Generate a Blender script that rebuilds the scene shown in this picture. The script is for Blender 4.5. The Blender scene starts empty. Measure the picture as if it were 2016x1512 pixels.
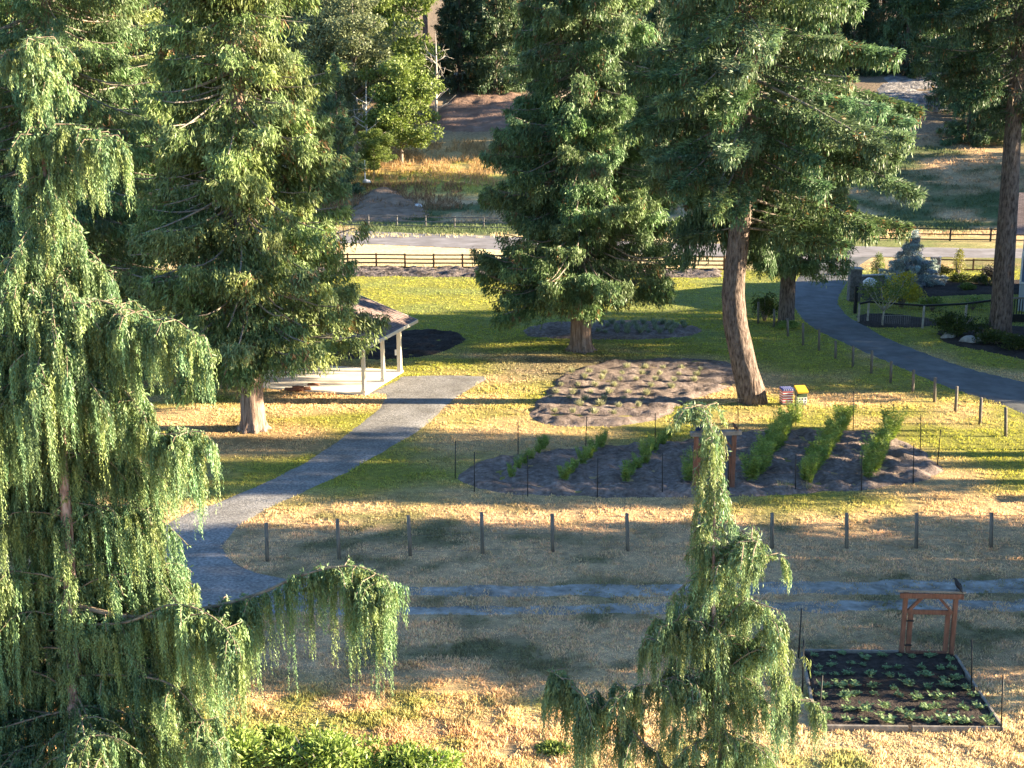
import bpy, bmesh, math, random
import numpy as np
from mathutils import Vector, Matrix

# ------------------------------------------------------------------ camera, sky, sun, exposure
S = bpy.context.scene
COL = S.collection
CAMH, FPX, CX, CY, YH = 15.15, 2500.0, 1008.0, 756.0, 155.0
PITCH = math.atan((CY - YH) / FPX)
cd = bpy.data.cameras.new("camera")
cam = bpy.data.objects.new("camera", cd)
COL.objects.link(cam)
cam.location = (0, 0, CAMH)
cam.rotation_euler = (math.pi / 2 - PITCH, 0, 0)
cd.sensor_width = 36
cd.lens = FPX / 2016 * 36
cd.clip_end = 3000
S.camera = cam

SUN_EL, SUN_AZ = math.radians(14.8), math.radians(90.5)     # azimuth clockwise from +Y
sdir = Vector((math.sin(SUN_AZ) * math.cos(SUN_EL), math.cos(SUN_AZ) * math.cos(SUN_EL), math.sin(SUN_EL)))
W = bpy.data.worlds.new("World")
S.world = W
W.use_nodes = True
wn = W.node_tree
sky = wn.nodes.new("ShaderNodeTexSky")
sky.sky_type = 'NISHITA'
sky.sun_disc = False
sky.sun_elevation = SUN_EL
sky.sun_rotation = SUN_AZ
sky.ozone_density = 4.0
sky.dust_density = 0.3
wn.links.new(sky.outputs[0], wn.nodes["Background"].inputs[0])
wn.nodes["Background"].inputs[1].default_value = 0.066
sl = bpy.data.lights.new("sun", 'SUN')
sl.energy = 5.0
sl.angle = math.radians(0.5)
sl.color = (1.0, 0.815, 0.56)
so = bpy.data.objects.new("sun", sl)
COL.objects.link(so)
so.rotation_euler = sdir.to_track_quat('Z', 'Y').to_euler()
S.view_settings.view_transform = 'Standard'
S.view_settings.look = 'None'
S.view_settings.exposure = 2.75
S.view_settings.gamma = 1
S.cycles.max_bounces = 5
S.cycles.diffuse_bounces = 3
S.cycles.glossy_bounces = 2
S.cycles.transmission_bounces = 3
S.cycles.transparent_max_bounces = 4

# ------------------------------------------------------------------ pixel helpers
_ct, _st = math.cos(PITCH), math.sin(PITCH)
def ray(px, py):
    u, v = (px - CX) / FPX, (py - CY) / FPX
    return np.array([u, _ct - v * _st, -_st - v * _ct])
def G(px, py, z=0.0):
    "photo pixel -> point on the level z"
    r = ray(px, py)
    t = (z - CAMH) / r[2]
    return np.array([r[0] * t, r[1] * t, z])
def at(px, py, Y):
    "photo pixel -> point at world depth Y"
    r = ray(px, py)
    t = Y / r[1]
    return np.array([r[0] * t, Y, CAMH + r[2] * t])
def GH(px, py):
    "photo pixel -> point on the terrain"
    r = ray(px, py)
    t = 20.0
    while t < 900:
        p = np.array([0, 0, CAMH]) + r * t
        if p[2] <= hill(p[0], p[1]):
            return p
        t += 0.25
    return p

# ------------------------------------------------------------------ noise
_rs = np.random.RandomState(5)
_lat = _rs.rand(256, 256)
def vnoise(x, y):
    x = np.asarray(x, float); y = np.asarray(y, float)
    xi = np.floor(x).astype(int); yi = np.floor(y).astype(int)
    fx = x - xi; fy = y - yi
    fx = fx * fx * (3 - 2 * fx); fy = fy * fy * (3 - 2 * fy)
    a = _lat[xi & 255, yi & 255]; b = _lat[(xi + 1) & 255, yi & 255]
    c = _lat[xi & 255, (yi + 1) & 255]; d = _lat[(xi + 1) & 255, (yi + 1) & 255]
    return (a * (1 - fx) + b * fx) * (1 - fy) + (c * (1 - fx) + d * fx) * fy
def fbm(x, y, o=4):
    s = 0; a = 0.5; t = 0
    for k in range(o):
        s = s + a * vnoise(x * 2 ** k + 17.3 * k, y * 2 ** k + 9.1 * k); t += a; a *= 0.5
    return s / t
def sstep(a, b, x):
    t = np.clip((np.asarray(x, float) - a) / (b - a), 0, 1)
    return t * t * (3 - 2 * t)
def hill(x, y):
    x = np.asarray(x, float); y = np.asarray(y, float)
    y0 = 140 - 0.11 * np.clip(x, -40, 60)
    t = np.clip(y - y0, 0, None)
    return 0.22 * (np.sqrt(t * t + 64) - 8) + sstep(0, 12, t) * 1.2 * (fbm(x / 14 + 5, y / 14) - 0.5)

# ------------------------------------------------------------------ object helpers
def link(o, parent=None):
    COL.objects.link(o)
    if parent is not None:
        o.parent = parent
    return o
def tag(o, label=None, cat=None, group=None, kind=None):
    if label: o["label"] = label
    if cat: o["category"] = cat
    if group: o["group"] = group
    if kind: o["kind"] = kind
    return o
def thing(name, label, cat, loc=(0, 0, 0), rz=0.0, group=None):
    o = bpy.data.objects.new(name, None)
    o.empty_display_size = 0.2
    o.location = loc; o.rotation_euler = (0, 0, rz)
    link(o)
    return tag(o, label, cat, group)
def copy_thing(root, loc, rz=0.0, label=None, group=None, scale=None):
    r = root.copy(); link(r)
    r.location = loc; r.rotation_euler = (0, 0, rz)
    if scale: r.scale = (scale, scale, scale) if not hasattr(scale, "__len__") else scale
    if label: r["label"] = label
    if group: r["group"] = group
    for ch in root.children:
        c = ch.copy(); link(c, r)
        for g in ch.children:
            d = g.copy(); link(d, c)
    return r

class MB:
    "collects boxes, bars, tubes and prisms into one mesh"
    def __init__(s):
        s.v = []; s.f = []
    def add(s, V, F):
        n = len(s.v)
        s.v.extend([tuple(p) for p in V]); s.f.extend([tuple(i + n for i in f) for f in F])
    def box(s, c, size, rz=0.0, M=None):
        hx, hy, hz = size[0] / 2, size[1] / 2, size[2] / 2
        V = [(x, y, z) for x in (-hx, hx) for y in (-hy, hy) for z in (-hz, hz)]
        F = [(0, 1, 3, 2), (4, 6, 7, 5), (0, 4, 5, 1), (2, 3, 7, 6), (0, 2, 6, 4), (1, 5, 7, 3)]
        if M is None:
            M = Matrix.Rotation(rz, 3, 'Z')
        s.add([M @ Vector(p) + Vector(c) for p in V], F)
    def bar(s, a, b, w, h, up=(0, 0, 1)):
        "square bar from a to b, w across, h along up"
        a = Vector(a); b = Vector(b); d = b - a
        x = d.normalized(); u = Vector(up)
        if abs(x.dot(u)) > 0.95: u = Vector((0, 1, 0))
        y = u.cross(x).normalized(); z = x.cross(y)
        M = Matrix((x, y, z)).transposed()
        s.box((a + b) / 2, (d.length, w, h), M=M)
    def tube(s, pts, rad, n=8, wob=0.0, rng=None, cap=True, flute=None):
        pts = [Vector(p) for p in pts]
        V = []; F = []; m = len(pts)
        prev = None
        for i, p in enumerate(pts):
            d = (pts[min(i + 1, m - 1)] - pts[max(i - 1, 0)])
            d = d.normalized() if d.length > 1e-9 else Vector((0, 0, 1))
            ref = prev if prev is not None else (Vector((1, 0, 0)) if abs(d.x) < 0.9 else Vector((0, 1, 0)))
            x = (ref - d * ref.dot(d)).normalized(); prev = x
            y = d.cross(x)
            r = rad[i] if hasattr(rad, "__len__") else rad
            for k in range(n):
                a = 2 * math.pi * k / n
                q = r * (1 + (wob * (rng.random() - 0.5) if rng else 0))
                if flute: q *= flute(i / (m - 1), a)
                V.append(p + (x * math.cos(a) + y * math.sin(a)) * q)
        for i in range(m - 1):
            for k in range(n):
                F.append((i * n + k, i * n + (k + 1) % n, (i + 1) * n + (k + 1) % n, (i + 1) * n + k))
        if cap:
            F.append(tuple(range(n - 1, -1, -1))); F.append(tuple((m - 1) * n + k for k in range(n)))
        s.add(V, F)
    def build(s, name, mat, parent=None, smooth=False, bevel=0.0):
        me = bpy.data.meshes.new(name)
        me.from_pydata(s.v, [], s.f)
        me.materials.append(mat)
        if smooth: me.polygons.foreach_set("use_smooth", [True] * len(me.polygons))
        o = bpy.data.objects.new(name, me)
        link(o, parent)
        if bevel:
            b = o.modifiers.new("bevel", 'BEVEL'); b.width = bevel; b.segments = 2; b.limit_method = 'ANGLE'
        return o

def nrm(v):
    return v / np.maximum(np.linalg.norm(v, axis=-1, keepdims=True), 1e-9)
class Leaves:
    "many small leaf faces, with the leaf's own colour stored per face"
    def __init__(s, rng):
        s.P = []; s.D = []; s.S = []; s.L = []; s.W = []; s.C = []; s.rng = rng
    def add(s, P, D, L, Wd, C, Sd=None):
        n = len(P)
        if n == 0: return
        P = np.asarray(P, float); D = nrm(np.asarray(D, float))
        L = np.broadcast_to(np.asarray(L, float), (n,)); Wd = np.broadcast_to(np.asarray(Wd, float), (n,))
        C = np.broadcast_to(np.asarray(C, float), (n, 3))
        if Sd is None:
            Sd = s.rng.normal(size=(n, 3))
        Sd = nrm(np.cross(D, Sd))
        s.P.append(P); s.D.append(D); s.S.append(Sd); s.L.append(L); s.W.append(Wd); s.C.append(C)
    def build(s, name, mat, parent=None, kind=None):
        me = s.mesh(name, mat)
        o = bpy.data.objects.new(name, me)
        link(o, parent)
        if kind: o["kind"] = kind
        return o
    def mesh(s, name, mat):
        P = np.concatenate(s.P); D = np.concatenate(s.D); Sd = np.concatenate(s.S)
        L = np.concatenate(s.L)[:, None]; Wd = np.concatenate(s.W)[:, None]; C = np.concatenate(s.C)
        n = len(P)
        N = np.cross(D, Sd)
        bend = N * L * 0.10
        V = np.stack([P, P + D * L * 0.45 + Sd * Wd * 0.5 + bend, P + D * L, P + D * L * 0.45 - Sd * Wd * 0.5 + bend], 1).reshape(-1, 3)
        return quad_mesh(name, V, C, mat)
def quad_mesh(name, V, C, mat):
    n = len(V) // 4
    me = bpy.data.meshes.new(name)
    me.vertices.add(4 * n); me.vertices.foreach_set("co", V.astype(np.float32).ravel())
    me.loops.add(4 * n); me.loops.foreach_set("vertex_index", np.arange(4 * n, dtype=np.int32))
    me.polygons.add(n); me.polygons.foreach_set("loop_start", np.arange(0, 4 * n, 4, dtype=np.int32))
    at_ = me.attributes.new("tint", 'FLOAT_COLOR', 'FACE')
    at_.data.foreach_set("color", np.concatenate([np.clip(C, 0, 1), np.ones((n, 1))], 1).astype(np.float32).ravel())
    me.update(calc_edges=True)
    me.materials.append(mat)
    return me

# ------------------------------------------------------------------ materials
def new_mat(name):
    m = bpy.data.materials.new(name); m.use_nodes = True
    nt = m.node_tree
    return m, nt, nt.nodes["Principled BSDF"], nt.nodes["Material Output"]
def N(nt, t, **kw):
    n = nt.nodes.new(t)
    for k, v in kw.items():
        if k == "ins":
            for a, b in v.items(): n.inputs[a].default_value = b
        else: setattr(n, k, v)
    return n
def ramp(nt, src, stops):
    r = nt.nodes.new("ShaderNodeValToRGB")
    e = r.color_ramp.elements
    while len(e) > 1: e.remove(e[-1])
    for i, (p, c) in enumerate(stops):
        el = e[0] if i == 0 else e.new(p)
        el.position = p; el.color = (*c, 1)
    nt.links.new(src, r.inputs[0])
    return r.outputs[0]
def noise(nt, scale, detail=4, rough=0.55, stretch=None, coord="Object"):
    tc = nt.nodes.new("ShaderNodeTexCoord")
    src = tc.outputs[coord]
    if stretch:
        mp = nt.nodes.new("ShaderNodeMapping"); mp.inputs["Scale"].default_value = stretch
        nt.links.new(src, mp.inputs[0]); src = mp.outputs[0]
    n = nt.nodes.new("ShaderNodeTexNoise")
    n.inputs["Scale"].default_value = scale; n.inputs["Detail"].default_value = detail; n.inputs["Roughness"].default_value = rough
    nt.links.new(src, n.inputs["Vector"])
    return n.outputs["Fac"]
def bump(nt, b, h, strength=0.5, dist=0.02):
    n = nt.nodes.new("ShaderNodeBump"); n.inputs["Strength"].default_value = strength; n.inputs["Distance"].default_value = dist
    nt.links.new(h, n.inputs["Height"]); nt.links.new(n.outputs[0], b.inputs["Normal"])
def mat_leaf(name, trans=0.35, rough=0.55, spec=0.25):
    m, nt, b, out = new_mat(name)
    a = N(nt, "ShaderNodeAttribute", attribute_name="tint")
    nt.links.new(a.outputs["Color"], b.inputs["Base Color"])
    b.inputs["Roughness"].default_value = rough
    b.inputs["Specular IOR Level"].default_value = spec
    t = N(nt, "ShaderNodeBsdfTranslucent")
    hs = N(nt, "ShaderNodeHueSaturation", ins={"Saturation": 1.15, "Value": 1.25})
    nt.links.new(a.outputs["Color"], hs.inputs["Color"]); nt.links.new(hs.outputs[0], t.inputs[0])
    mx = N(nt, "ShaderNodeMixShader", ins={0: trans})
    nt.links.new(b.outputs[0], mx.inputs[1]); nt.links.new(t.outputs[0], mx.inputs[2])
    nt.links.new(mx.outputs[0], out.inputs[0])
    return m
def mat_noise(name, stops, scale, rough=0.85, detail=5, stretch=None, bmp=0.4, bdist=0.02, bscale=None, spec=0.3, big=0.0):
    m, nt, b, out = new_mat(name)
    f = noise(nt, scale, detail, 0.6, stretch)
    src = ramp(nt, f, stops)
    if big:                                                          # wear and dirt in broad patches
        lo, hi = 1 - big, 1 + .7 * big
        m1 = N(nt, "ShaderNodeMixRGB", blend_type='MULTIPLY', ins={0: 1.0})
        nt.links.new(src, m1.inputs[1]); nt.links.new(ramp(nt, noise(nt, .55, 5, .65), [(0.33, (lo, lo * .98, lo * .94)), (0.67, (hi, hi, hi))]), m1.inputs[2]); src = m1.outputs[0]
    nt.links.new(src, b.inputs["Base Color"])
    b.inputs["Roughness"].default_value = rough
    b.inputs["Specular IOR Level"].default_value = spec
    if bmp:
        h = noise(nt, bscale or scale * 2, 4, 0.6, stretch)
        bump(nt, b, h, bmp, bdist)
    return m
def mat_attr_ground(name, nscale=3.0, lo=0.62, hi=1.4, bmp=0.9, bdist=0.06, bscale=9.0, fine=28.0):
    "colour from the sheet's own tint, broken up by two noises"
    m, nt, b, out = new_mat(name)
    a = N(nt, "ShaderNodeAttribute", attribute_name="tint")
    f1 = noise(nt, nscale, 5, 0.65); f2 = noise(nt, fine, 3, 0.6)
    r1 = ramp(nt, f1, [(0.3, (lo, lo, lo)), (0.7, (hi, hi * 0.97, hi * 0.9))])
    r2 = ramp(nt, f2, [(0.3, (0.66, 0.7, 0.66)), (0.7, (1.32, 1.28, 1.2))])
    m1 = N(nt, "ShaderNodeMixRGB", blend_type='MULTIPLY', ins={0: 1.0}); m2 = N(nt, "ShaderNodeMixRGB", blend_type='MULTIPLY', ins={0: 1.0})
    nt.links.new(a.outputs["Color"], m1.inputs[1]); nt.links.new(r1, m1.inputs[2])
    nt.links.new(m1.outputs[0], m2.inputs[1]); nt.links.new(r2, m2.inputs[2])
    nt.links.new(m2.outputs[0], b.inputs["Base Color"])
    b.inputs["Roughness"].default_value = 0.95; b.inputs["Specular IOR Level"].default_value = 0.1
    bump(nt, b, noise(nt, bscale, 6, 0.7), bmp, bdist)
    return m
MLEAF = mat_leaf("foliage", 0.24, 0.5, 0.3)
MGRASS = mat_leaf("grass_blades", 0.4, 0.7, 0.15)
MGROUND = mat_attr_ground("grassland")
MGRAVEL = mat_noise("gravel", [(0.3, (0.12, 0.115, 0.115)), (0.5, (0.23, 0.225, 0.22)), (0.7, (0.36, 0.345, 0.33))], 11, 0.9, 6, None, 0.9, 0.03, 22, 0.2, big=0.3)
MTRACK = mat_noise("worn_gravel", [(0.3, (0.18, 0.17, 0.15)), (0.5, (0.30, 0.285, 0.26)), (0.7, (0.42, 0.40, 0.37))], 2.2, 0.9, 7, None, 0.9, 0.03, 22, 0.2, big=0.3)
MASPH = mat_noise("asphalt", [(0.3, (0.09, 0.094, 0.098)), (0.7, (0.14, 0.144, 0.148))], 1.3, 0.85, 6, None, 0.3, 0.01, 60, big=0.3)
MROAD = mat_noise("worn_asphalt", [(0.3, (0.175, 0.165, 0.17)), (0.7, (0.24, 0.225, 0.23))], 0.6, 0.9, 6, (0.15, 1, 1), 0.2, 0.01, 40, big=0.3)
MSOIL = mat_noise("soil", [(0.3, (0.10, 0.078, 0.068)), (0.55, (0.22, 0.175, 0.155)), (0.75, (0.34, 0.28, 0.25))], 5, 0.95, 6, None, 1.0, 0.06, 12, 0.1, big=0.3)
MDARKSOIL = mat_noise("dark_soil", [(0.3, (0.028, 0.023, 0.021)), (0.7, (0.075, 0.06, 0.052))], 7, 0.95, 6, None, 1.0, 0.05, 14, 0.1, big=0.3)
MROCKS = mat_noise("crushed_rock", [(0.35, (0.03, 0.025, 0.022)), (0.5, (0.12, 0.10, 0.09)), (0.7, (0.27, 0.22, 0.20))], 3.0, 0.95, 5, None, 1.0, 0.15, 4, 0.1)
MCEDARBARK = mat_noise("cedar_bark", [(0.3, (0.10, 0.065, 0.05)), (0.5, (0.27, 0.19, 0.15)), (0.72, (0.44, 0.34, 0.28))], 3.0, 0.9, 6, (3, 3, 0.35), 1.0, 0.08, 5, 0.1)
MFIRBARK = mat_noise("fir_bark", [(0.32, (0.045, 0.033, 0.028)), (0.5, (0.165, 0.125, 0.105)), (0.7, (0.28, 0.22, 0.185))], 4.5, 0.9, 5, (2.2, 2.2, 0.6), 1.0, 0.12, 5, 0.1)
MLIMB = mat_noise("limb_bark", [(0.3, (0.14, 0.11, 0.09)), (0.7, (0.36, 0.31, 0.26))], 9, 0.9, 4, None, 0.5, 0.02)
MPALEBARK = mat_noise("pale_bark", [(0.3, (0.30, 0.27, 0.23)), (0.7, (0.55, 0.50, 0.44))], 4, 0.9, 4, None, 0.4, 0.02)
MPOST = mat_noise("weathered_post", [(0.3, (0.10, 0.085, 0.07)), (0.7, (0.23, 0.20, 0.165))], 6, 0.9, 4, (3, 3, 0.4), 0.6, 0.02)
MRAIL = mat_noise("brown_rail", [(0.3, (0.10, 0.055, 0.03)), (0.7, (0.20, 0.115, 0.065))], 3, 0.8, 4, None, 0.3, 0.01)
MBLACK = mat_noise("black_paint", [(0.3, (0.010, 0.010, 0.011)), (0.7, (0.028, 0.028, 0.028))], 5, 0.6, 3, None, 0.2, 0.01)
MREDWOOD = mat_noise("cedar_timber", [(0.3, (0.12, 0.05, 0.03)), (0.7, (0.26, 0.12, 0.075))], 5, 0.75, 4, (4, 4, 0.5), 0.4, 0.01)
MGREYWOOD = mat_noise("grey_timber", [(0.3, (0.14, 0.12, 0.10)), (0.7, (0.30, 0.265, 0.22))], 5, 0.85, 4, None, 0.4, 0.01)
MCREAM = mat_noise("cream_paint", [(0.3, (0.66, 0.60, 0.48)), (0.7, (0.76, 0.71, 0.58))], 2.5, 0.6, 4, None, 0.15, 0.005)
MCONC = mat_noise("pale_concrete", [(0.3, (0.72, 0.66, 0.55)), (0.7, (0.80, 0.75, 0.65))], 1.2, 0.85, 5, None, 0.2, 0.005, big=0.12)
MWHITE = mat_noise("white_paint", [(0.3, (0.72, 0.72, 0.70)), (0.7, (0.82, 0.82, 0.80))], 4, 0.5, 3, None, 0.1, 0.005)
MRED = mat_noise("red_paint", [(0.3, (0.42, 0.03, 0.05)), (0.7, (0.52, 0.05, 0.07))], 6, 0.6, 3, None, 0.1, 0.005)
MBLUE = mat_noise("blue_paint", [(0.3, (0.035, 0.05, 0.22)), (0.7, (0.05, 0.07, 0.28))], 6, 0.6, 3, None, 0.1, 0.005)
MYELLOW = mat_noise("yellow_paint", [(0.3, (0.70, 0.40, 0.03)), (0.7, (0.80, 0.48, 0.05))], 6, 0.6, 3, None, 0.1, 0.005)
MSTONE = mat_noise("stone", [(0.3, (0.22, 0.20, 0.18)), (0.7, (0.46, 0.43, 0.39))], 3, 0.9, 5, None, 0.7, 0.05)
MWHITESTONE = mat_noise("white_stone", [(0.3, (0.58, 0.56, 0.55)), (0.7, (0.74, 0.72, 0.70))], 3, 0.9, 5, None, 0.5, 0.05)
MGREYSTONE = mat_noise("dark_stone", [(0.35, (0.09, 0.085, 0.08)), (0.65, (0.22, 0.20, 0.19))], 6, 0.9, 4, None, 0.8, 0.04)
MFEATHER = mat_noise("black_feathers", [(0.3, (0.008, 0.008, 0.010)), (0.7, (0.022, 0.022, 0.026))], 20, 0.45, 3, None, 0.3, 0.005)
MPANEL = mat_noise("solar_glass", [(0.45, (0.010, 0.014, 0.035)), (0.55, (0.02, 0.028, 0.06))], 8, 0.15, 2, None, 0.0)
MGLASS = mat_noise("window_glass", [(0.3, (0.10, 0.16, 0.26)), (0.7, (0.16, 0.24, 0.36))], 1, 0.08, 2, None, 0.0, spec=0.6)
MBOARD = mat_noise("siding", [(0.3, (0.36, 0.40, 0.44)), (0.7, (0.42, 0.46, 0.50))], 3, 0.7, 4, None, 0.2, 0.01)
def mat_shingles():
    m, nt, b, out = new_mat("shingles")
    tc = N(nt, "ShaderNodeTexCoord")
    br = N(nt, "ShaderNodeTexBrick", ins={"Scale": 1.0, "Mortar Size": 0.012, "Brick Width": 0.3, "Row Height": 0.15,
        "Color1": (0.15, 0.105, 0.095, 1), "Color2": (0.26, 0.19, 0.17, 1), "Mortar": (0.06, 0.045, 0.04, 1)})
    nt.links.new(tc.outputs["Object"], br.inputs["Vector"])
    nt.links.new(br.outputs["Color"], b.inputs["Base Color"]); b.inputs["Roughness"].default_value = 0.95
    bump(nt, b, br.outputs["Fac"], -0.5, 0.02)
    return m
MSHINGLE = mat_shingles()

ORD = ["zeroth", "first", "second", "third", "fourth", "fifth", "sixth", "seventh", "eighth", "ninth", "tenth", "eleventh", "twelfth",
       "thirteenth", "fourteenth", "fifteenth", "sixteenth", "seventeenth", "eighteenth", "nineteenth", "twentieth", "twenty-first", "twenty-second", "twenty-third", "twenty-fourth", "twenty-fifth", "twenty-sixth", "twenty-seventh", "twenty-eighth", "twenty-ninth", "thirtieth"]
def smooth_poly(pts, k=4, closed=True):
    P = [np.asarray(p, float) for p in pts]; n = len(P); out = []
    for i in range(n if closed else n - 1):
        if closed: a, b, c, d = P[i - 1], P[i], P[(i + 1) % n], P[(i + 2) % n]
        else: a, b, c, d = P[max(i - 1, 0)], P[i], P[i + 1], P[min(i + 2, n - 1)]
        for j in range(k):
            t = j / k
            out.append(0.5 * ((2 * b) + (c - a) * t + (2 * a - 5 * b + 4 * c - d) * t * t + (3 * b - a - 3 * c + d) * t ** 3))
    if not closed: out.append(P[-1])
    return np.array(out)
def sdist(poly, X, Y):
    "signed distance to a polygon, positive inside"
    px, py = poly[:, 0], poly[:, 1]; qx, qy = np.roll(px, -1), np.roll(py, -1)
    best = np.full(X.shape, 1e9); ins = np.zeros(X.shape, bool)
    for ax, ay, bx, by in zip(px, py, qx, qy):
        dx, dy = bx - ax, by - ay
        t = np.clip(((X - ax) * dx + (Y - ay) * dy) / (dx * dx + dy * dy + 1e-12), 0, 1)
        best = np.minimum(best, np.hypot(X - ax - t * dx, Y - ay - t * dy))
        c = ((ay > Y) != (by > Y)) & (X < dx * (Y - ay) / (dy + 1e-12 * (dy == 0)) + ax)
        ins ^= c
    return np.where(ins, best, -best)
def sheet(name, poly, cell, hfun, mat, kind="structure", edge=0.25):
    "grid over a polygon; its rim dips under the ground so the outline stays ragged and natural"
    x0, y0 = poly.min(0) - 0.6; x1, y1 = poly.max(0) + 0.6
    xs = np.arange(x0, x1 + cell, cell); ys = np.arange(y0, y1 + cell, cell)
    X, Y = np.meshgrid(xs, ys)
    sd = sdist(poly, X, Y) + edge * (fbm(X * 1.1, Y * 1.1) - 0.5) * 2
    Z = hfun(X, Y, sd)
    keep = sd > -0.45
    idx = -np.ones(X.shape, int)
    cells = keep[:-1, :-1] & keep[1:, :-1] & keep[:-1, 1:] & keep[1:, 1:]
    use = np.zeros(X.shape, bool)
    use[:-1, :-1] |= cells; use[1:, :-1] |= cells; use[:-1, 1:] |= cells; use[1:, 1:] |= cells
    idx[use] = np.arange(use.sum())
    V = np.stack([X[use], Y[use], Z[use]], 1)
    r, c = np.nonzero(cells)
    F = np.stack([idx[r, c], idx[r, c + 1], idx[r + 1, c + 1], idx[r + 1, c]], 1)
    me = bpy.data.meshes.new(name); me.from_pydata(V.tolist(), [], F.tolist()); me.materials.append(mat)
    me.polygons.foreach_set("use_smooth", [True] * len(F))
    o = bpy.data.objects.new(name, me); link(o)
    if kind: o["kind"] = kind
    return o
def flat_h(X, Y, sd):
    return np.clip(sd * 0.15, -0.06, 0.025)
# ------------------------------------------------------------------ ground
C_GREEN = np.array([0.100, 0.130, 0.062]); C_YGREEN = np.array([0.34, 0.34, 0.085]); C_TAN = np.array([0.70, 0.49, 0.31])
C_ORANGE = np.array([0.62, 0.44, 0.23]); C_STRAW = np.array([0.68, 0.56, 0.35]); C_DIRT = np.array([0.24, 0.19, 0.155])
C_WEED = np.array([0.22, 0.27, 0.07])
def mixc(a, b, t):
    return a * (1 - t[..., None]) + b * t[..., None]
def ground_tint(X, Y):
    X = np.asarray(X, float); Y = np.asarray(Y, float)
    n1 = fbm(X / 5.5 + 3, Y / 4.0, 4); n2 = fbm(X / 1.3, Y / 1.0 + 40, 3); n3 = fbm(X / 11, Y / 8 + 7, 3)
    n4 = fbm(X / .55 + 9, Y / .5, 2); n5 = fbm(X / 2.2 + 31, Y / 1.1 + 3, 3); d = np.clip(sstep(0.38, 0.52, n1 * 0.22 + n5 * 0.43 + n2 * 0.35) + 1.3 * (n4 - .5), 0, 1.05)
    near = mixc(C_GREEN * 1.15 + 0 * X[..., None], C_TAN + 0 * X[..., None], np.clip(d * 0.8 + 0.24, 0, 1))
    mid = mixc(C_YGREEN + 0 * X[..., None], C_TAN + 0 * X[..., None], sstep(0.40, 0.62, n1 * 0.7 + n3 * 0.3) * 0.8)
    lawn = mixc(C_YGREEN + 0 * X[..., None], C_GREEN * 2.2 + 0 * X[..., None], sstep(0.45, 0.7, n1) * 0.45)
    c = mixc(near, mid, sstep(41, 46, Y + 3 * (n3 - 0.5)))
    c = mixc(c, C_ORANGE + 0 * c, sstep(30.8, 29.6, Y + 1.6 * (n1 - 0.5)) * (0.5 + 0.5 * sstep(0.35, 0.6, n2)) * sstep(5, -3, X))
    c = mixc(c, C_STRAW * 0.95 + 0 * c, sstep(30.2, 29.2, Y + 1.2 * (n1 - 0.5)) * sstep(-2, 4, X) * 0.75)
    c = mixc(c, C_WEED + 0 * c, sstep(0.5, 0.62, n2 * 0.5 + n1 * 0.5) * sstep(30.4, 29, Y) * 0.7)
    # mulch-free bare earth round the path top and the big tree
    c = mixc(c, C_DIRT * 1.2 + 0 * c, sstep(3.2, 1.2, np.hypot((X - 3.5) / 2.2, (Y - 66.5) / 1.6)) * 0.75)
    c = mixc(c, C_ORANGE * 0.7 + 0 * c, sstep(3.0, 1.0, np.hypot((X + 11.2) / 1.5, Y - 54.2)) * 0.6)
    c = mixc(c, lawn, sstep(69, 74, Y + 2 * (n3 - 0.5)))
    c = mixc(c, C_STRAW + 0 * c, sstep(102, 104, Y) * (1 - .85 * sstep(18, 24, X)))
    field = mixc(C_GREEN * 1.0 + 0 * c, C_TAN * 0.75 + 0 * c, sstep(0.42, 0.62, n1 * 0.5 + n3 * 0.5))
    c = mixc(c, field, np.maximum(sstep(122, 128, Y + 4 * (n3 - 0.5)), .75 * sstep(100, 106, Y) * sstep(16, 24, X)))  # right verge takes the darker field colour in place of partial shade
    # slope on the left: dry orange weeds, a bright green patch, then brown forest floor
    hb = sstep(150, 158, Y) * sstep(20, 8, np.abs(X + 12))
    c = mixc(c, mixc(C_YGREEN * 1.1 + 0 * c, C_ORANGE * .8 + 0 * c, sstep(0.42, 0.58, n1 * 0.4 + n2 * 0.2 + 0.4 * sstep(155, 176, Y))), hb * 0.95)
    c = mixc(c, C_DIRT * 0.9 + 0 * c, sstep(176, 186, Y) * 0.85)
    c = mixc(c, C_DIRT * 0.85 + 0 * c, sstep(168, 180, Y) * sstep(25, 40, X) * 0.8)
    return c * (0.8 + 0.4 * n2)[..., None]
def axis(fine0, fine1, step, lo, hi, grow=1.12):
    a = list(np.arange(fine0, fine1 + 1e-6, step)); s = step
    while a[-1] < hi: s *= grow; a.append(a[-1] + s)
    s = step
    while a[0] > lo: s *= grow; a.insert(0, a[0] - s)
    return np.array(a)
gx = axis(-46, 48, 0.7, -420, 420); gy = axis(24, 190, 0.7, -120, 650, 1.08)
GX, GY = np.meshgrid(gx, gy)
GZ = hill(GX, GY)
nx, ny = len(gx), len(gy)
ii = np.arange(nx * ny).reshape(ny, nx)
F = np.stack([ii[:-1, :-1], ii[:-1, 1:], ii[1:, 1:], ii[1:, :-1]], -1).reshape(-1, 4)
me = bpy.data.meshes.new("ground")
me.from_pydata(np.stack([GX.ravel(), GY.ravel(), GZ.ravel()], 1).tolist(), [], F.tolist())
me.polygons.foreach_set("use_smooth", [True] * len(F))
a_ = me.attributes.new("tint", 'FLOAT_COLOR', 'POINT')
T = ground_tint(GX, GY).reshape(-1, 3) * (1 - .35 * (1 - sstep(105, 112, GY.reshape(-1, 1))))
a_.data.foreach_set("color", np.concatenate([T, np.ones((len(T), 1))], 1).astype(np.float32).ravel())
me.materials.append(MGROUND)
ground = bpy.data.objects.new("ground", me); link(ground); ground["kind"] = "structure"

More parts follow.
